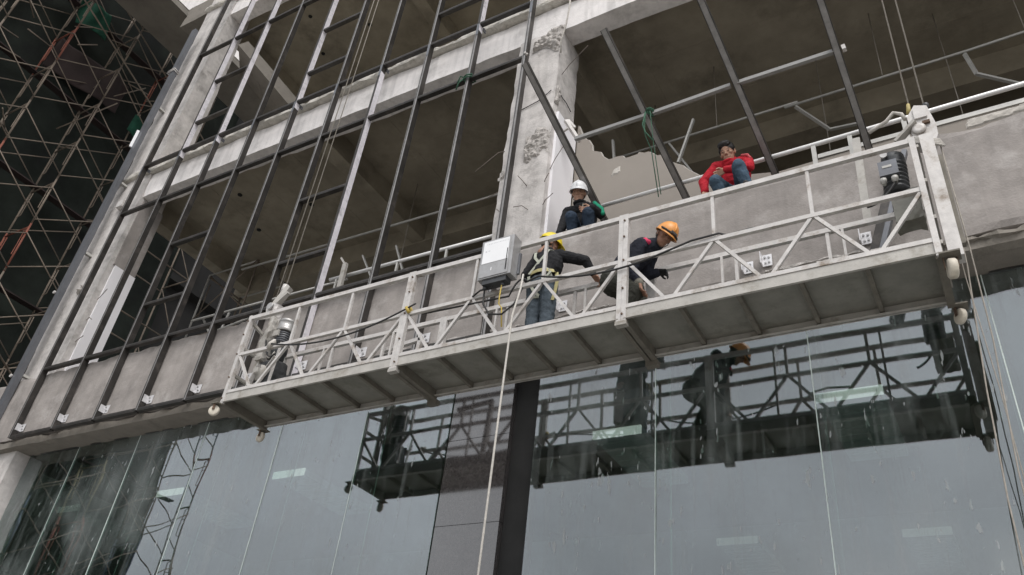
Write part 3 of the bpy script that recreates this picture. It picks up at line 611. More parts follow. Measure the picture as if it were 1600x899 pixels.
for i in range(NY):
    y = -2.2 + 1.7*i
    top = NZ-1 if i in (3, 4) else NZ if i in (5, 6, 7) else NZ-1
    for k in range(top):
        z = GZ + 0.06 + 1.7*k - 0.55
        mt = 'scaf'; r = rnd.random()
        if r > 0.90: mt = 'scafred'
        elif r > 0.84: mt = 'scafyel'
        elif r > 0.79: mt = 'scafblue'
        o = frame_obj(mt); o.location = (0, y-4, z-GZ)
        if i < NY-1 and k < top-0:
            for dx in ((0.03, -1.23) if (i+k) % 2 else (0.03,)):
                b = bpy.data.objects.new('cross_brace', bmesh_data); C.objects.link(b); b.parent = SC; b.location = (dx, y-4, z-GZ)
for y, z, dy, dz in ((4.6,21.6,7,-3.4),(3.0,24.0,8.5,-4.4),(2,9.2,7,-4.2),(4,12.4,5.5,-3.6)):
    MB().tube([(SX+0.12,y,z),(SX+0.35,y+dy,z+dz)], 0.026, 6).build('raking_tube', 'scaf', SC)
for k in range(16):
    y = rnd.uniform(4, 11); z = rnd.uniform(14, 21); a = rnd.uniform(-0.6, 0.9); l_ = rnd.uniform(0.8, 2.0)
    MB().tube([(SX+rnd.uniform(-1,0.3),y,z),(SX+rnd.uniform(-1,0.3),y+l_*math.cos(a)*0.6,z+l_*math.sin(a)+0.4)], 0.02, 5).build('loose_tube', 'scaf', SC)
for k in range(7):
    MB().bar((SX-1.15,-1.8,GZ+3.0+3.4*k),(SX-1.15,11.0,GZ+3.0+3.4*k),0.28,0.04).build('plank', 'brown', SC)

# ================================================================== SUSPENDED PLATFORM
PX = [-7.60, -5.055, -2.52, 0.06]; YN, YFAR, ZB = 5.55, 6.23, 3.97
W = thing('suspended_platform', 'long galvanised steel work platform hanging on wire ropes in front of the parapet', 'work platform', (-3.8, 5.9, ZB))
def rail(name, a, b, w_, h_, mt='galv', par=W): return MB().bar(a, b, w_, h_).build(name, mt, par)
for s_ in range(3):
    a, b = PX[s_]+0.025, PX[s_+1]-0.025; L = b-a
    for side, y, zt, zm in (('near', YN, 5.15, 4.62), ('far', YFAR, 4.97, 4.58)):
        rail('top_rail', (a,y,zt), (b,y,zt), 0.045, 0.05); rail('mid_rail', (a,y,zm), (b,y,zm), 0.04, 0.04)
        rail('bottom_chord', (a,y,4.105), (b,y,4.105), 0.042, 0.04)
        MB().box((a, y-0.012 if side == 'near' else y+0.004, ZB), (b, y-0.004 if side == 'near' else y+0.012, 4.083)).build('side_plate', 'galv2', W)
        MB().box((a, y-0.03, ZB+0.0), (b, y+0.03, ZB+0.008) if False else (b, y-0.0125 if side == 'near' else y+0.03, ZB+0.006)).build('flange', 'galv2', W)
        for k in range(3):
            x0 = a+L*k/3; x1 = a+L*(k+1)/3; xm = (x0+x1)/2; d_ = 0.05
            rail('diagonal', (x0+0.02,y,zm-0.02), (xm-d_,y,4.12), 0.03, 0.03); rail('diagonal', (xm+d_,y,4.12), (x1-0.02,y,zm-0.02), 0.03, 0.03)
            if k: rail('upright', (x0,y,zm+0.02), (x0,y,zt-0.025), 0.03, 0.03)
        if side == 'far':
            for x in (a+L*0.28, a+L*0.72): rail('upright', (x,y-0.02,4.12), (x,y-0.02,zt-0.03), 0.022, 0.022)
        for x in (PX[s_]+0.024, PX[s_+1]-0.024):                          # section posts
            rail('post', (x,y-0.002,ZB-0.02), (x,y-0.002,zt+0.03), 0.046, 0.05)
    # deck
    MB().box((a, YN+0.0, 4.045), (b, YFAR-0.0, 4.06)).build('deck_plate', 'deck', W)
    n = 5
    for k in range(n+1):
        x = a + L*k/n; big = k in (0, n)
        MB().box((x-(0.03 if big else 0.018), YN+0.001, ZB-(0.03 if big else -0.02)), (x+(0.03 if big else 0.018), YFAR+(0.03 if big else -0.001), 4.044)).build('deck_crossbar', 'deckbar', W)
    # flange bolts at the joins
    for z in (4.02, 4.3, 4.62, 4.9, 5.1):
        for xx in (PX[s_]+0.012, ): MB().lathe((xx, YN-0.028, z), (0,-1,0), [(0,0.010),(0.012,0.010)], 8).build('bolt', 'rust', W)
for x in (PX[1], PX[2]):
    MB().box((x-0.06, YFAR+0.02, ZB-0.075), (x+0.06, YFAR+0.09, ZB-0.02)).build('join_block', 'deckbar', W)
    MB().box((x-0.055, YN-0.03, ZB-0.06), (x+0.055, YN+0.03, ZB-0.021)).build('join_block', 'galv2', W)
def caster(x, y, s=1.0, turn=0.0, fat=1.0):
    T = MB().box((x-0.055*s, y-0.05*s, ZB-0.035), (x+0.055*s, y+0.05*s, ZB-0.022)).build('caster_plate', 'deckbar', W)
    ax = Vector((math.cos(turn), math.sin(turn), 0)); c = Vector((x, y, ZB-0.10*s)) + Vector((-math.sin(turn), math.cos(turn), 0))*0.02
    MB().lathe(c - ax*0.02*fat*s, ax, [(0,0.02),(0,0.052*s),(0.008*fat,0.06*s),(0.032*fat*s,0.06*s),(0.04*fat*s,0.052*s),(0.04*fat*s,0.02)], 20).build('wheel', 'caster', T)
    for e in (-1, 1):
        q = c + ax*(0.03*fat*s*e); MB().bar(q, (q.x, q.y, ZB-0.034), 0.03, 0.005, ax).build('fork', 'rust', T)
caster(-7.62, YN-0.03, 1.1, 1.95); caster(-7.60, YFAR+0.03, 1.1, 1.5); caster(0.10, YN+0.0, 1.3, 0.2, 1.2); caster(0.09, YFAR+0.03, 1.1, 0.6)
# end frames
for x, nm in ((-7.60, 'L'), (0.06, 'R')):
    for z in (4.11, 4.36, 4.74, 5.12): rail('end_rail', (x,YN+0.03,z), (x,YFAR-0.03,z if z < 5 else 4.97), 0.035, 0.035, 'galv2')
MB().bar((-7.58,YN+0.01,5.16),(-7.60,5.80,5.34),0.06,0.05).bar((-7.60,5.80,5.34),(-7.58,5.98,5.30),0.06,0.05).build('stirrup', 'galv', W)
for y in (5.78, 6.0): MB().box((-7.50, y-0.03, ZB+0.1), (-7.44, y+0.03, 5.3)).build('hoist_post', 'galv2', W)
# right stirrup column
RS = MB().box((0.095, YN+0.02, ZB-0.02), (0.195, YN+0.14, 5.22)).build('stirrup', 'galv', W)
MB().box((0.1955, YN+0.05, ZB+0.1), (0.225, YN+0.11, 4.98)).build('stirrup_rib', 'deckbar', RS)
MB().bar((0.14,5.62,5.10),(0.14,5.95,5.30),0.07,0.08).build('stirrup_arm', 'galv2', RS)
# left hoist: chromed motor, gearbox, brackets
HL = MB().lathe((-7.27,5.86,4.86), (0.04,0.0,1), [(0,0.085),(0.02,0.10),(0.17,0.10),(0.18,0.085)], 24).build('hoist_motor', 'motor', W)
for q in range(5): MB().lathe((-7.267,5.86,4.89+0.03*q), (0.04,0,1), [(0,0.108),(0.008,0.108)], 24).build('cooling_fin', 'steel2', HL)
MB().lathe((-7.263,5.86,5.045), (0.04,0,1), [(0,0.112),(0.01,0.118),(0.05,0.118),(0.055,0.112),(0.13,0.112),(0.135,0.117),(0.16,0.115),(0.18,0.09),(0.19,0.04)], 24).build('motor_cap', 'chrome', HL)
MB().box((-7.33,5.735,4.95),(-7.24,5.775,5.03)).build('terminal_box', 'galv2', HL)
MB().lathe((-7.27,5.86,4.63), (0.04,0,1), [(0,0.06),(0.02,0.085),(0.10,0.085),(0.12,0.10),(0.20,0.10),(0.228,0.08)], 20).build('motor_neck', 'motor', HL)
MB().rough_box((-7.42,5.76,4.22),(-7.14,5.98,4.62),0.045,0.02,6,3,edge=0.03).build('gearbox', 'motor', HL)
MB().lathe((-7.33,5.74,4.42), (0.1,-1,0), [(0,0.10),(0.02,0.11),(0.04,0.10),(0.05,0.05),(0.09,0.045),(0.10,0.03)], 18).build('gear_cover', 'galv2', HL)
MB().rough_box((-7.50,5.72,4.62),(-7.40,5.90,5.28),0.045,0.025,6,9,edge=0.02).build('hoist_side', 'galv2', HL)
MB().bar((-7.50,5.80,4.25),(-7.12,5.70,4.60),0.03,0.02).bar((-7.15,5.74,4.15),(-7.10,5.72,4.8),0.03,0.02).bar((-7.42,5.68,4.2),(-7.30,5.66,4.5),0.05,0.02).build('linkage', 'galv', HL)
for q in range(3): MB().tube(arc((-7.40+0.05*q,5.72,4.9-0.1*q),(-7.12,5.68,4.62+0.03*q),0.12,8), 0.010, 6).build('hoist_cable', 'hemp' if q == 1 else 'rubber', HL)
SLk = MB().rough_box((-7.72,5.82,5.36),(-7.56,5.98,5.58),0.03,0.012,9,2,edge=0.02).build('safety_lock', 'galv', W)
MB().bar((-7.70,5.88,5.50),(-7.52,5.92,5.86),0.09,0.07).bar((-7.60,5.86,5.60),(-7.44,5.86,5.72),0.05,0.05).build('lock_lever', 'galv2', SLk)
MB().lathe((-7.62,5.80,5.50),(0,-1,0),[(0,0.05),(0.03,0.05)],14).build('lock_wheel', 'chrome', SLk)
MB().tube([(-7.60,5.9,5.78),(-7.58,5.9,5.90)],0.045,8).build('rope_guide', 'galv', SLk)
# right hoist: black motor with a terminal box
HRt = MB().lathe((-0.16,5.90,4.92), (0.05,0,1), [(0,0.075),(0.02,0.10)]+[p for q in range(7) for p in ((0.03+0.045*q,0.105),(0.045+0.045*q,0.105),(0.05+0.045*q,0.092),(0.07+0.045*q,0.092))]+[(0.36,0.10),(0.42,0.095),(0.45,0.05)], 24).build('hoist_motor', 'motor', W)
MB().box((-0.26,5.75,5.04),(-0.11,5.80,5.20)).build('terminal_box', 'steel2', HRt)
MB().box((-0.23,5.746,5.12),(-0.155,5.7495,5.145)).build('name_plate', 'stud', HRt)
for x in (-0.24, -0.15): MB().lathe((x,5.77,5.015),(0,0,-1),[(0,0.028),(0.035,0.028),(0.04,0.018),(0.06,0.018)],12).build('cable_gland', 'stud', HRt)
MB().tube(arc((-0.15,5.77,4.96),(-0.40,5.72,4.72),0.05,8),0.012,6).build('hoist_cable', 'rubber', HRt)
MB().rough_box((-0.22,5.80,4.56),(0.0,6.0,4.88),0.05,0.015,6,4,edge=0.02).build('gearbox', 'deck', HRt)
MB().lathe((-0.20,5.80,5.30),(0,-1,0),[(0,0.03),(0.02,0.03)],10).build('cap', 'chrome', HRt)
SR = MB().prism([(0.06,5.74,5.30),(0.19,5.74,5.22),(0.245,5.74,5.34),(0.25,5.74,5.46),(0.215,5.74,5.70),(0.12,5.74,5.74),(0.045,5.74,5.62)][::-1], (0,0.12,0)).build('safety_lock', 'galv', W)
MB().bar((-0.08,5.76,5.38),(0.10,5.72,5.52),0.07,0.03).build('lock_lever', 'galv2', SR)
MB().box((0.10,5.72,5.56),(0.20,5.737,5.69)).build('lock_cover', 'galv', SR)
MB().box((0.15,5.715,5.48),(0.21,5.737,5.51)).build('lock_bolt', 'rust', SR)
MB().lathe((0.115,5.735,5.44),(0,-1,0),[(0,0.055),(0.02,0.055),(0.025,0.03)],14).build('lock_wheel', 'galv', SR)
MB().tube([(0.03,5.80,5.66),(0.01,5.80,5.74),(-0.05,5.80,5.78),(-0.12,5.82,5.72),(-0.20,5.84,5.70),(-0.28,5.86,5.68)],0.018,7).build('rope_wrap', 'hemp', SR)
MB().tube([(0.07,5.80,5.72),(0.08,5.80,5.83)],[0.022,0.015],10).build('rope_guide', 'strapY2', SR)
MB().lathe((0.21,5.80,5.72),(0,0,1),[(0,0.02),(0.03,0.03),(0.05,0.03),(0.06,0.02)],10).build('limit_knob', 'motor', SR)
for q in range(4): MB().tube([(0.05,5.73,5.36-0.02*q),(0.13,5.70,5.29-0.015*q),(0.24,5.74,5.27-0.02*q),(0.27,5.84,5.28)],0.011,6).build('rope_wrap', 'hemp', SR)
# stub post on the top rail and plank scraps on the deck
MB().bar((-0.45,6.23,4.99),(-0.42,6.24,6.02),0.07,0.03,(0,1,0)).build('stub_post', 'galv2', W)
for k in range(26):
    x = rnd.uniform(-7.3, -0.2); m = MB().rough_box((x,YN-0.01+rnd.uniform(-0.01,0.02),4.126),(x+rnd.uniform(0.04,0.14),YN+0.022,4.126+rnd.uniform(0.006,0.02)),0.02,0.006,12,x); m.build('mortar_splash', 'mortar', W)

# ---- cabinet hung on the near rail
BX = thing('control_box', 'grey steel electrical cabinet with a white notice hung on the platform rail', 'control box', (-3.84, 5.45, 4.66))
hou = MB().box((-4.05,5.385,4.70),(-3.665,5.525,5.19)).build('housing', 'boxmetal', BX)
MB().box((-4.035,5.377,4.715),(-3.70,5.3845,5.175)).build('door', 'boxmetal', BX)
MB().box((-3.662,5.50,4.76),(-3.64,5.526,5.02)).build('hinge', 'steel2', BX)
pap = MB().box((-4.02,5.3735,4.885),(-3.715,5.3765,5.165)).build('notice_sheet', 'paper', BX)
rows = MB()
for r in range(1):
    for c in range(14):
        x = -3.98 + c*0.019; rows.box((x, 5.3722, 5.125), (x+0.011*(0.6+0.4*((c*7) % 3)/2), 5.3733, 5.135))
rows.box((-3.99,5.3722,5.03),(-3.975,5.3733,5.045)).box((-3.955,5.3722,5.037),(-3.935,5.3733,5.043)); rows.build('faded_print', 'ink', pap)
MB().box((-3.728,5.371,4.75),(-3.720,5.3768,5.02)).build('door_gap', 'joint', BX)
MB().box((-3.90,5.3735,4.78),(-3.892,5.3766,4.82)).build('lock_slot', 'paper', BX)
MB().box((-4.0,5.40,4.64),(-3.72,5.50,4.70)).build('underside_recess', 'motor', BX)
for x in (-3.99, -3.78): MB().lathe((x,5.45,4.66),(0,0,-1),[(0,0.022),(0.04,0.022),(0.05,0.015)],10).build('cable_gland', 'motor', BX)
for z in (5.03,): MB().box((-4.03,5.5255,z+0.10),(-3.70,5.58,z+0.13)).build('hook', 'boxmetal', BX)

# ---- ropes and cables
def rope(pts, r, mt, label, nm='wire_rope', cat='rope', grp=None):
    return tag(MB().tube(pts, r, 6).build(nm, mt), label, cat, grp)
rope([(0.085,5.9,5.75),(0.085,5.9,22)], 0.008, 'rope', 'inner wire rope rising from the right end of the platform', grp='hoist wire ropes')
rope([(0.20,5.9,5.72),(0.205,5.9,22)], 0.008, 'rope', 'outer wire rope rising from the right end of the platform', grp='hoist wire ropes')
rope([(-7.70,5.9,5.75),(-7.70,5.9,22)], 0.008, 'rope', 'left wire rope of the pair rising from the left hoist', grp='hoist wire ropes')
rope([(-7.58,5.9,5.75),(-7.58,5.9,22)], 0.008, 'rope', 'right wire rope of the pair rising from the left hoist', grp='hoist wire ropes')
rope([(0.24,5.80,5.30),(0.25,5.86,4.2),(0.24,5.9,3.4),(0.18,5.9,2.4),(0.12,5.9,GZ+0.02)], 0.006, 'rope', 'outer wire tail hanging below the right end of the platform', grp='wire tails')
rope([(0.22,5.7,4.75),(0.20,5.8,4.0),(0.12,5.88,3.0),(0.08,5.9,2.2),(0.05,5.9,GZ+0.02)], 0.0065, 'rope', 'inner wire tail hanging past the right caster of the platform', grp='wire tails')
rope([(0.16,5.7,4.6),(0.17,5.8,3.9),(0.20,5.9,3.0),(0.20,5.9,GZ+0.02)], 0.0045, 'rope', 'thin wire tail hanging close beside the right casters', grp='wire tails')
rope([(-3.53,5.42,4.66),(-3.50,5.36,4.45),(-3.52,5.30,4.1),(-3.53,5.30,3.0),(-3.55,5.30,GZ+0.02)], 0.010, 'hemp', 'pale rope hanging from the cabinet down past the granite pier', 'hanging_rope')
rope(arc((-7.02,5.50,4.64),(-5.02,5.50,4.66),0.16,16)+[(-4.9,5.50,4.70)], 0.010, 'rubber', 'black cable sagging along the left section rail to the yellow tie', 'power_cable', 'cable')
rope([(-4.86,5.60,4.62)]+arc((-3.72,5.50,4.50),(-3.52,5.50,4.63),-0.10,6)+arc((-3.40,5.50,4.66),(-2.10,5.50,4.58),0.10,12)+[(-1.85,5.51,4.645),(-1.6,5.52,4.66),(-1.5,5.6,4.65)], 0.010, 'rubber', 'black cable looping along the middle and right rails past the workers', 'power_cable', 'cable')
rope([(-3.99,5.45,4.61),(-3.99,5.46,4.45),(-3.90,5.46,4.30),(-3.75,5.46,4.27),(-3.62,5.46,4.36),(-3.56,5.48,4.55)], 0.010, 'rubber', 'black cable loop hanging under the steel cabinet', 'power_cable', 'cable')
rope([(-4.18,5.52,4.62),(-4.08,5.50,4.66),(-3.95,5.46,4.63),(-3.80,5.45,4.68)], 0.010, 'rubber', 'short black cable from the rail into the cabinet bottom', 'power_cable', 'cable')
rope([(-3.78,5.44,4.66),(-3.79,5.44,4.48),(-3.80,5.46,4.40),(-3.77,5.47,4.36),(-3.76,5.50,4.15)], 0.007, 'yellow', 'yellow cord dangling under the steel cabinet', 'yellow_rope', 'rope')
rope([(-5.02,5.50,4.68),(-4.99,5.515,4.62),(-4.98,5.55,4.65),(-5.0,5.515,4.69)], 0.022, 'yellow', 'yellow tie on the rail at the first platform joint', 'yellow_tie', 'cord')
rope([(-1.55,5.58,4.665),(-1.35,5.60,4.69),(-1.1,5.60,4.665)], 0.013, 'rubber', 'dark cable scrap lying on the right section rail', 'power_cable', 'cable')
rope([(-7.06,5.53,4.60),(-7.02,5.505,4.64),(-6.99,5.52,4.68),(-7.03,5.57,4.66)], 0.03, 'hemp', 'pale rag knotted at the left cable end on the rail', 'rag_knot', 'rag')

# ================================================================== PEOPLE
def cloth(name, col, bump=0.5):
    return mat(name, col, 0.85, var=0.18, scale=9, bump=bump, bscale=28, spec=0.2)
M['skin'] = mat('skin', (0.40, 0.235, 0.165), 0.55, var=0.08, scale=14, bump=0.05, spec=0.35)
M['skin2'] = mat('skin_dark', (0.28, 0.15, 0.10), 0.55, var=0.08, scale=14, bump=0.05, spec=0.35)
M['hair'] = mat('black_hair', (0.012, 0.010, 0.009), 0.5, var=0.4, scale=60, bump=0.5, bscale=120)
M['eye'] = mat('eye_dark', (0.03, 0.02, 0.018), 0.4, bump=0)
M['lip'] = mat('lip', (0.30, 0.14, 0.11), 0.5, bump=0)
M['black'] = cloth('black_jacket', (0.018, 0.018, 0.020)); M['navy'] = cloth('navy_jacket', (0.022, 0.024, 0.034)); M['red'] = cloth('red_jacket', (0.42, 0.018, 0.030))
M['jeans'] = cloth('blue_jeans', (0.060, 0.095, 0.135)); M['jeans2'] = cloth('dark_jeans', (0.030, 0.045, 0.070)); M['grey'] = cloth('grey_trousers', (0.085, 0.105, 0.125)); M['olive'] = cloth('olive_trousers', (0.050, 0.050, 0.042))
M['stripe'] = cloth('green_stripe', (0.02, 0.24, 0.14), 0.1); M['patch'] = cloth('pink_patch', (0.62, 0.06, 0.13), 0.1); M['shoe'] = mat('shoe', (0.02, 0.018, 0.017), 0.6)
M['glove'] = cloth('dark_glove', (0.03, 0.03, 0.03)); M['cuff'] = cloth('striped_cuff', (0.20, 0.19, 0.16), 0.1); M['pinkcloth'] = cloth('pale_red_panel', (0.50, 0.10, 0.11), 0.2)
M['hatY'] = mat('yellow_helmet', (0.72, 0.56, 0.03), 0.35, var=0.08, scale=9, bump=0); M['hatO'] = mat('orange_helmet', (0.72, 0.30, 0.07), 0.38, var=0.08, scale=9, bump=0); M['hatW'] = mat('white_helmet', (0.74, 0.74, 0.75), 0.35, var=0.05, scale=9, bump=0)
M['strap'] = mat('harness_strap', (0.42, 0.43, 0.36), 0.8, var=0.15, scale=30); M['strapY'] = mat('harness_yellow', (0.45, 0.40, 0.20), 0.8, var=0.15, scale=30)

class Body:
    def __init__(s): s.p = []; s.mats = []
    def mi(s, m):
        if m not in s.mats: s.mats.append(m)
        return s.mats.index(m)
    def cap(s, a, ra, b, rb, m): s.p.append(('c', Vector(a), ra, Vector(b), rb, s.mi(m)))
    def limb(s, pts, rs, m):
        for i in range(len(pts)-1): s.cap(pts[i], rs[i], pts[i+1], rs[i+1], m)
    def ell(s, c, r, m, f=(0,1,0), u=(0,0,1)):
        f = Vector(f).normalized(); u = Vector(u); rt = f.cross(u).normalized(); u = rt.cross(f)
        s.p.append(('e', Vector(c), Vector(r), Matrix((rt, f, u)).transposed(), 0, s.mi(m)))
    def head(s, c, f, u=(0,0,1), skin='skin', hair=True, k=1.0):
        c = Vector(c); f = Vector(f).normalized(); u = Vector(u); rt = f.cross(u).normalized(); u = rt.cross(f).normalized()
        P = lambda x, y, z: c + rt*(x*k) + f*(y*k) + u*(z*k)
        s.ell(P(0,0.0,0.02), (0.074*k,0.092*k,0.098*k), skin, f, u); s.ell(P(0,0.028,-0.055), (0.056*k,0.060*k,0.060*k), skin, f, u)
        s.cap(P(0,0.062,-0.092), 0.022*k, P(0,0.045,-0.085), 0.03*k, skin)
        s.cap(P(0,0.084,0.010), 0.010*k, P(0,0.098,-0.024), 0.0125*k, skin); s.cap(P(-0.013,0.086,-0.030), 0.010*k, P(0.013,0.086,-0.030), 0.010*k, skin)
        for e in (-1, 1):
            s.ell(P(0.030*e,0.0800,0.004), (0.0135*k,0.008*k,0.0055*k), 'eye', f, u)
            s.cap(P(0.018*e,0.084,0.026), 0.005*k, P(0.046*e,0.074,0.027), 0.0045*k, 'hair')
            s.ell(P(0.075*e,-0.005,-0.005), (0.012*k,0.020*k,0.032*k), skin, f, u)
            s.ell(P(0.042*e,0.058,-0.018), (0.022*k,0.020*k,0.02*k), skin, f, u)
        s.cap(P(-0.020,0.081,-0.060), 0.0052*k, P(0.020,0.081,-0.060), 0.0052*k, 'lip')
        if hair:
            s.ell(P(0,-0.014,0.042), (0.087*k,0.100*k,0.100*k), 'hair', f, u); s.ell(P(0,0.045,0.092), (0.074*k,0.052*k,0.042*k), 'hair', f, u)
            for e in (-1, 1): s.ell(P(0.070*e,0.012,0.032), (0.014*k,0.038*k,0.036*k), 'hair', f, u)
            for j in range(9): s.cap(P(-0.055+0.014*j,0.05,0.088), 0.012*k, P(-0.058+0.0145*j+0.006*math.sin(j*3),0.084,0.066+0.008*math.sin(j*2.1)), 0.006*k, 'hair')
        else:
            s.ell(P(0,-0.025,0.005), (0.079*k,0.083*k,0.075*k), 'hair', f, u)
        s.cap(P(0,-0.012,-0.05), 0.050*k, P(0,-0.035,-0.15), 0.056*k, skin)
        return c, f, u, rt
    def hand(s, wr, d, nrm, m, curl=0.5, thumb=1):
        """palm along d from the wrist, palm normal nrm; five fingers with a bend"""
        wr = Vector(wr); d = Vector(d).normalized(); nrm = Vector(nrm); sd_ = d.cross(nrm).normalized(); nrm = sd_.cross(d).normalized()
        for j in (-1, 0, 1): s.cap(wr + sd_*(0.012*j), 0.020, wr + d*0.075 + sd_*(0.024*j), 0.0155, m)
        for j, ln in enumerate((0.060, 0.074, 0.078, 0.070)):
            o = (-0.033 + 0.022*j)*thumb*-1; b = wr + d*0.085 + sd_*o
            c1 = b + (d*math.cos(curl) + nrm*math.sin(curl) + sd_*(o*1.2))*ln*0.5; c2 = c1 + (d*math.cos(curl*2.1) + nrm*math.sin(curl*2.1))*ln*0.5
            s.cap(b, 0.0098, c1, 0.0088, m); s.cap(c1, 0.0088, c2, 0.0072, m)
        t0 = wr + d*0.025 + sd_*(-0.030*thumb*-1*-1); t1 = t0 + (d*0.7 - sd_*thumb*0.6 + nrm*0.35).normalized()*0.042; t2 = t1 + (d*0.9 + nrm*0.4).normalized()*0.032
        s.cap(t0, 0.014, t1, 0.011, m); s.cap(t1, 0.011, t2, 0.008, m)
    def build(s, name, parent, vox=0.0048, wrinkle=0.006, seed=0.0):
        V = []; F = []
        def add(vs, fs): k = len(V); V.extend(vs); F.extend([[k+i for i in f] for f in fs])
        n, h = 14, 5
        for q in s.p:
            if q[0] == 'c':
                _, a, ra, b, rb, _m = q; d = b-a
                d = d.normalized() if d.length > 1e-6 else Vector((0,0,1))
                e1 = d.orthogonal().normalized(); e2 = d.cross(e1); rings = []
                for i in range(h): t = -math.pi/2 + math.pi/2*(i+0.35)/h; rings.append((a + d*(ra*math.sin(t)), ra*math.cos(t)))
                for i in range(h): t = math.pi/2*(i+0.65)/h; rings.append((b + d*(rb*math.sin(t)), rb*math.cos(t)))
            else:
                _, c, r, Mx, _z, _m = q; rings = None
                vs = []; fs = []; NN = 9
                for i in range(NN):
                    t = -math.pi/2 + math.pi*(i+0.5)/NN
                    for j in range(n):
                        p_ = 2*math.pi*j/n; vs.append(tuple(c + Mx @ Vector((r.x*math.cos(t)*math.cos(p_), r.y*math.cos(t)*math.sin(p_), r.z*math.sin(t)))))
                for i in range(NN-1):
                    for j in range(n): fs.append([i*n+j, i*n+(j+1) % n, (i+1)*n+(j+1) % n, (i+1)*n+j])
                fs.append(list(range(n))[::-1]); fs.append([(NN-1)*n+j for j in range(n)]); add(vs, fs)
            if rings:
                vs = []; fs = []
                for (c, r) in rings:
                    for j in range(n): t = 2*math.pi*j/n; vs.append(tuple(c + (e1*math.cos(t)+e2*math.sin(t))*r))
                for i in range(len(rings)-1):
                    for j in range(n): fs.append([i*n+j, i*n+(j+1) % n, (i+1)*n+(j+1) % n, (i+1)*n+j])
                fs.append(list(range(n))[::-1]); fs.append([(len(rings)-1)*n+j for j in range(n)]); add(vs, fs)
        me = bpy.data.meshes.new('tmp'); me.from_pydata(V, [], F); me.update()
        o = bpy.data.objects.new('tmp', me); C.objects.link(o)
        r_ = o.modifiers.new('r', 'REMESH'); r_.mode = 'VOXEL'; r_.voxel_size = vox; r_.adaptivity = 0
        sm = o.modifiers.new('s', 'SMOOTH'); sm.factor = 0.5; sm.iterations = 3
        dg = bpy.context.evaluated_depsgraph_get(); dg.update()
        res = bpy.data.meshes.new_from_object(o.evaluated_get(dg)); res.name = name
        bpy.data.objects.remove(o); bpy.data.meshes.remove(me)
        nv = len(res.vertices); co = np.empty(nv*3); res.vertices.foreach_get('co', co); co = co.reshape(-1, 3)
        def nearest(pts):
            best = np.full(len(pts), 1e9); bi = np.zeros(len(pts), int)
            for q in s.p:
                if q[0] == 'c':
                    a = np.array(q[1]); b = np.array(q[3]); ab = b-a; t = np.clip(((pts-a)@ab)/max(ab@ab, 1e-9), 0, 1)
                    d = np.linalg.norm(pts-(a+t[:, None]*ab), axis=1) - (q[2]+(q[4]-q[2])*t)
                else:
                    L_ = (pts-np.array(q[1]))@np.array(q[3]); r = np.array(q[2]); kk = np.linalg.norm(L_/r, axis=1); d = (kk-1)*np.linalg.norm(L_, axis=1)/np.maximum(kk, 1e-6)
                w_ = d < best; best[w_] = d[w_]; bi[w_] = q[5]
            return bi
        cl = {s.mats.index(m) for m in s.mats if m in ('black','navy','red','jeans','jeans2','grey','olive')}
        vm = nearest(co); no = np.empty(nv*3); res.vertices.foreach_get('normal', no); no = no.reshape(-1, 3)
        for i in range(nv):
            if vm[i] in cl:
                p_ = Vector(co[i]); wv = noise.noise(Vector((p_.x*16+seed, p_.y*16, p_.z*22)))+0.5*noise.noise(p_*40); co[i] += no[i]*wrinkle*wv
        root = Vector(parent.location); co -= np.array(root)
        res.vertices.foreach_set('co', co.ravel())
        nf = len(res.polygons); ce = np.empty(nf*3); res.update(); res.polygons.foreach_get('center', ce); ce = ce.reshape(-1, 3) + np.array(root)
        res.materials.clear()
        for m in s.mats: res.materials.append(M[m])
        res.polygons.foreach_set('material_index', nearest(ce).astype(np.int32)); res.polygons.foreach_set('use_smooth', [True]*nf); res.update()
        ob = bpy.data.objects.new(name, res); C.objects.link(ob); ob.parent = parent
        return ob
def helmet(parent, c, f, u, mt, k=1.0, peak=0.05):
    c = Vector(c); f = Vector(f).normalized(); rt = f.cross(Vector(u)).normalized(); u = rt.cross(f).normalized(); m = MB(); n = 28; K = 9
    base = c + u*0.032*k
    for i in range(K):
        t = (i/(K-1))*math.pi/2
        for j in range(n):
            a = 2*math.pi*j/n; rx = 0.104*k; ry = 0.126*k; ridge = 0.006*math.exp(-(math.cos(a)/0.25)**2)*math.cos(t)
            m.v.append(tuple(base + rt*(rx*math.cos(a)*math.cos(t)) + f*(ry*math.sin(a)*math.cos(t)) + u*((0.135*k)*math.sin(t)+ridge)))
    for i in range(K-1):
        for j in range(n): m.quad_faces([i*n+j, i*n+(j+1) % n, (i+1)*n+(j+1) % n, (i+1)*n+j], 0, True)
    k0 = len(m.v)                                                       # brim, longer at the peak
    for j in range(n):
        a = 2*math.pi*j/n; ex = 0.012 + peak*max(0, math.sin(a))**2
        m.v.append(tuple(base + rt*((0.104*k+ex*0.7)*math.cos(a)) + f*((0.126*k+ex)*math.sin(a)) - u*(0.012+0.012*max(0, math.sin(a)))))
    for j in range(n): m.quad_faces([j, k0+j, k0+(j+1) % n, (j+1) % n], 0, True)
    o = m.build('helmet', mt, parent); md = o.modifiers.new('thick', 'SOLIDIFY'); md.thickness = 0.006; md.offset = 0
    r = MB(); r.tube([tuple(base + f*(0.130*k*math.cos(t)) + u*(0.139*k*math.sin(t))) for t in [RAD(15+15*i) for i in range(11)]], 0.008, 6); r.build('helmet_ridge', mt, o)
    ch = MB().tube([tuple(c + rt*(0.082*k*e[0]) + f*e[1] + u*e[2]) for e in ((-1,0.0,0.02),(-0.95,0.02,-0.05),(-0.5,0.045,-0.105),(0,0.06,-0.118),(0.5,0.045,-0.105),(0.95,0.02,-0.05),(1,0,0.02))], 0.004, 5); ch.build('chin_strap', 'rubber', o)
    return o

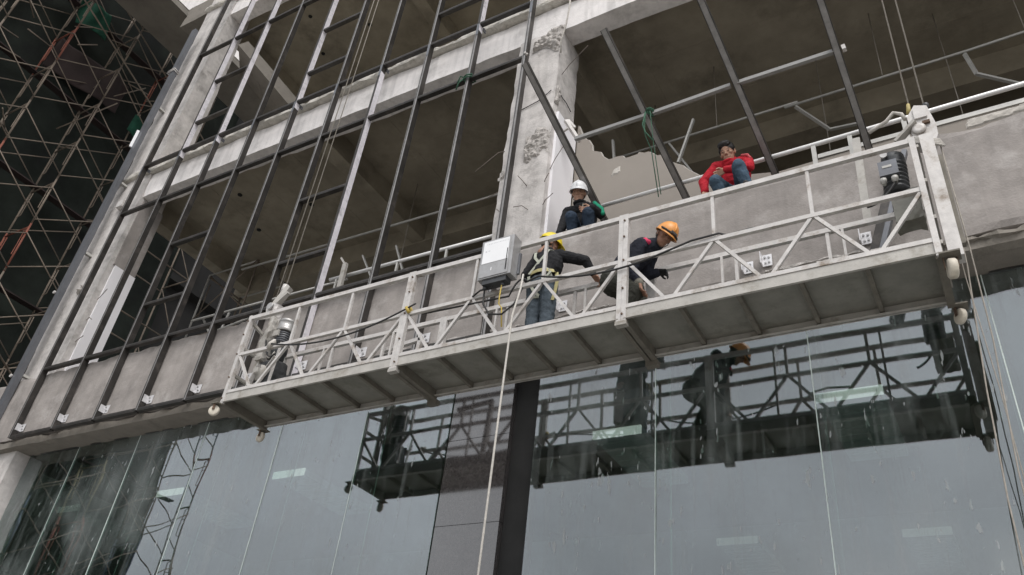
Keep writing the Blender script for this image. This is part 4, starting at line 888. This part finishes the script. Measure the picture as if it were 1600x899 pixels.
# ---- worker with the yellow helmet, back to us, reaching right
DK = 4.062
P1 = thing('person', 'worker in yellow helmet and black jacket reaching right, seen from behind on the platform', 'person', (-3.58, 5.88, DK))
b = Body(); hd = Vector((-3.625, 6.03, 5.50)); f = Vector((0.62, 0.75, -0.30))
b.head(hd, f, (0.1,0.1,1), 'skin2', hair=False)
b.limb([(-3.615,5.99,5.36),(-3.585,5.95,5.16),(-3.585,5.90,4.99)], [0.075,0.135,0.128], 'black')
b.ell((-3.585,5.95,5.14), (0.185,0.125,0.21), 'black'); b.cap((-3.70,5.94,5.27), 0.075, (-3.46,5.98,5.27), 0.078, 'black'); b.ell((-3.585,5.89,4.95), (0.158,0.125,0.12), 'black')
b.limb([(-3.46,5.98,5.27),(-3.19,6.06,5.19),(-3.14,6.13,5.07)], [0.072,0.058,0.042], 'black'); b.hand((-3.135,6.14,5.05), (0.35,0.65,-0.5), (0.1,0.3,-0.9), 'skin2', 0.5, 1)
b.limb([(-3.705,5.94,5.26),(-3.79,5.88,5.03),(-3.74,6.02,4.90)], [0.070,0.057,0.045], 'black'); b.hand((-3.73,6.04,4.89), (0.3,0.8,0.1), (0.5,0,-0.8), 'skin2', 0.7, -1)
b.ell((-3.575,5.87,4.83), (0.165,0.135,0.125), 'grey')
b.limb([(-3.65,5.87,4.80),(-3.665,5.90,4.47),(-3.665,5.87,4.16)], [0.100,0.075,0.068], 'grey'); b.limb([(-3.50,5.88,4.80),(-3.505,5.91,4.47),(-3.50,5.86,4.16)], [0.104,0.078,0.07], 'grey')
for x in (-3.665, -3.50): b.cap((x,5.84,4.10), 0.042, (x+0.02,6.02,4.095), 0.036, 'shoe')
b1 = b.build('body', P1, seed=1); helmet(P1, hd, f, (0.1,0.1,1), 'hatY')
hn = MB()
def strap(pts, w_=0.030, mi=0):
    for a, c in zip(pts[:-1], pts[1:]):
        a = Vector(a); c = Vector(c); hn.bar(a, c, w_, 0.006, (0,-1,0.15), mi)
strap([(-3.70,5.95,5.335),(-3.685,5.85,5.28),(-3.66,5.812,5.18),(-3.56,5.80,5.04),(-3.47,5.79,4.96),(-3.43,5.80,4.86)]); strap([(-3.50,5.96,5.335),(-3.52,5.85,5.28),(-3.55,5.81,5.18),(-3.65,5.80,5.04),(-3.70,5.79,4.96)])
strap([(-3.74,5.86,4.96),(-3.66,5.775,4.955),(-3.58,5.755,4.955),(-3.50,5.765,4.955),(-3.425,5.83,4.96),(-3.41,5.92,4.96)], 0.045, 1)
strap([(-3.70,5.79,4.93),(-3.66,5.745,4.82),(-3.60,5.755,4.70),(-3.56,5.80,4.66)]); strap([(-3.44,5.79,4.93),(-3.48,5.745,4.82),(-3.55,5.765,4.70)]); strap([(-3.75,5.87,4.66),(-3.66,5.785,4.655),(-3.57,5.82,4.66)])
strap([(-3.41,5.86,4.95),(-3.375,5.83,4.85),(-3.39,5.83,4.70),(-3.42,5.84,4.60)], 0.038, 1)
hn.build('harness', ['strap', 'strapY'], P1)

# ---- worker with the orange helmet, bent double, facing right
P2 = thing('person', 'worker in orange helmet and navy jacket bending down to the right on the platform', 'person', (-2.68, 5.95, DK))
b = Body(); hd = Vector((-2.265, 5.93, 5.135)); f = Vector((0.62, -0.42, -0.66)); hu = (0.62,-0.05,0.75)
b.head(hd, f, hu, 'skin2', hair=False)
b.limb([(-2.37,5.95,5.07),(-2.50,5.95,5.04),(-2.66,5.95,4.90),(-2.76,5.95,4.78)], [0.075,0.135,0.140,0.130], 'navy'); b.cap((-2.47,5.83,5.01), 0.075, (-2.47,6.08,5.08), 0.075, 'navy'); b.cap((-2.38,5.95,5.07),0.072,(-2.33,5.945,5.08),0.066,'navy')
b.limb([(-2.48,5.82,5.0),(-2.55,5.79,4.70),(-2.475,5.80,4.55)], [0.073,0.060,0.045], 'navy'); b.cap((-2.475,5.80,4.55), 0.046, (-2.468,5.80,4.535), 0.045, 'cuff'); b.hand((-2.463,5.80,4.52), (0.25,0.02,-0.95), (0.8,0.3,0.2), 'skin2', 0.35, 1)
b.limb([(-2.46,6.08,5.06),(-2.54,6.12,4.85),(-2.42,6.12,4.86)], [0.072,0.058,0.045], 'navy'); b.hand((-2.40,6.12,4.87), (0.85,0.0,-0.35), (0.1,-0.4,-0.9), 'glove', 0.6, -1)
b.ell((-2.42,5.815,5.06), (0.03,0.012,0.026), 'patch', (0.3,-1,0.3)); b.ell((-2.395,5.83,5.03), (0.032,0.03,0.024), 'patch')
b.ell((-2.80,5.95,4.72), (0.14,0.165,0.135), 'olive')
b.limb([(-2.79,5.86,4.70),(-2.50,5.83,4.47),(-2.70,5.83,4.16)], [0.108,0.080,0.062], 'olive'); b.limb([(-2.80,6.04,4.72),(-2.56,6.07,4.50),(-2.75,6.07,4.16)], [0.108,0.080,0.062], 'olive')
for x, y in ((-2.70,5.83), (-2.75,6.07)): b.cap((x-0.04,y,4.102), 0.042, (x+0.15,y,4.095), 0.036, 'shoe')
b.build('body', P2, seed=5); ho = helmet(P2, hd, f, hu, 'hatO')
hf = f.normalized(); hr = hf.cross(Vector(hu)).normalized(); hup = hr.cross(hf)
MB().tube([tuple(hd + hup*0.045 + hr*(0.112*math.cos(t)) + hf*(0.134*math.sin(t))) for t in [RAD(20+14*i) for i in range(11)]], 0.010, 6).build('helmet_band', 'rubber', ho)
MB().bar(hd+hup*0.05+hf*0.132-hr*0.035, hd+hup*0.05+hf*0.132+hr*0.035, 0.035, 0.03).build('head_lamp', 'motor', ho)

def squatter(name_label, hd, f, hu, sh, kn, ft, hip, coat, leg, seed, arms, hair, extra=None, skin='skin'):
    T = thing('person', name_label, 'person', (hip[0], 6.9, 6.25)); b = Body()
    b.head(hd, f, hu, skin, hair=hair, k=1.10)
    hip = Vector(hip); s0, s1 = Vector(sh[0]), Vector(sh[1]); nk = (s0+s1)/2 + Vector((0,0,0.045))
    b.limb([nk, (nk+hip)/2 + Vector((0,0.07,0.03)), hip+Vector((0,0.02,0.05))], [0.080,0.150,0.140], coat); b.cap(s0, 0.078, s1, 0.078, coat); b.ell((nk+hip)/2+Vector((0,0.03,0.02)), (0.19,0.14,0.19), coat)
    ck = Vector(hd) + Vector((0,0.035,-0.125))                       # stand-up collar
    for a in range(10):
        t0, t1 = 2*math.pi*a/10, 2*math.pi*(a+1)/10
        b.cap(ck+Vector((0.068*math.cos(t0),0.062*math.sin(t0),0.012*math.sin(t0))), 0.020, ck+Vector((0.068*math.cos(t1),0.062*math.sin(t1),0.012*math.sin(t1))), 0.020, coat)
    b.ell(hip, (0.17,0.13,0.11), leg)
    for i in (0, 1):
        k_, t_ = Vector(kn[i]), Vector(ft[i]); h_ = hip + Vector((-0.09 if i == 0 else 0.09, -0.03, 0))
        b.limb([h_, k_, t_], [0.105,0.078,0.058], leg); b.ell(k_+Vector((0,-0.01,0.0)), (0.072,0.078,0.078), leg); b.cap(t_+Vector((0,0.03,-0.02)), 0.040, t_+Vector((0,-0.15,-0.028)), 0.034, 'shoe')
    for i, (pts, hd_, hn_, th) in enumerate(arms):
        pts = [Vector(p) for p in pts]; b.limb(pts, [0.074,0.060,0.046], coat); d = Vector(hd_).normalized(); b.hand(pts[-1]+d*0.02, d, hn_, skin, 0.5, th)
    if extra: extra(b)
    b.build('body', T, seed=seed); return T
# ---- squatting man, white helmet, black jacket with a green sleeve stripe
def ex3(b):
    b.limb([(-3.575,6.935,6.835),(-3.515,6.89,6.74),(-3.425,6.85,6.62),(-3.405,6.84,6.53)], [0.026,0.026,0.026,0.026], 'stripe')
    b.cap((-3.70,6.865,6.80), 0.010, (-3.70,6.84,6.66), 0.010, 'cuff')
    b.cap((-3.80,6.93,6.84),0.05,(-3.68,6.93,6.83),0.05,'black')
hd3 = Vector((-3.80, 6.92, 7.048)); f3 = Vector((0.22,-0.90,-0.36))
P3 = squatter('squatting man in white helmet and black jacket with green sleeve stripe, on the parapet', hd3, f3, (0.03,0,1), ((-3.97,6.98,6.84),(-3.62,6.98,6.80)),
    ((-3.79,6.75,6.52),(-3.555,6.75,6.51)), ((-3.82,6.88,6.30),(-3.60,6.88,6.30)), (-3.80,7.12,6.53), 'black', 'jeans2', 2,
    [(((-3.98,6.98,6.83),(-3.99,6.90,6.56),(-3.97,6.80,6.36)), (0.0,-0.3,-0.9), (0.3,-0.9,0), 1), (((-3.61,6.98,6.79),(-3.455,6.88,6.56),(-3.49,6.73,6.565)), (-0.75,-0.1,-0.05), (0,-1,-0.3), -1)], False, ex3, 'skin')
helmet(P3, hd3, f3, (0.03,0,1), 'hatW', 1.08)
# ---- squatting bare-headed man in a red jacket
def ex4(b):
    b.cap((-1.86,6.93,6.845),0.055,(-1.79,6.92,6.835),0.055,'red')
    b.limb([(-1.69,6.91,6.905),(-1.62,6.90,6.88),(-1.585,6.88,6.80)],[0.014,0.014,0.012],'pinkcloth')
hd4 = Vector((-1.845, 6.90, 6.992)); f4 = Vector((-0.06,-0.86,-0.50))
P4 = squatter('bare headed squatting man in red jacket and blue jeans on the parapet', hd4, f4, (-0.10,-0.1,1), ((-2.01,6.97,6.87),(-1.655,6.98,6.85)),
    ((-1.965,6.76,6.46),(-1.69,6.74,6.58)), ((-1.93,6.88,6.30),(-1.62,6.86,6.30)), (-1.82,7.12,6.53), 'red', 'jeans', 7,
    [(((-2.02,6.97,6.86),(-2.15,6.90,6.64),(-2.12,6.84,6.44)), (0.08,-0.2,-0.95), (0.4,-0.8,0), 1), (((-1.645,6.98,6.84),(-1.60,6.84,6.62),(-1.84,6.78,6.62)), (-0.85,-0.1,-0.35), (0.1,-0.7,-0.7), -1)], True, ex4, 'skin')
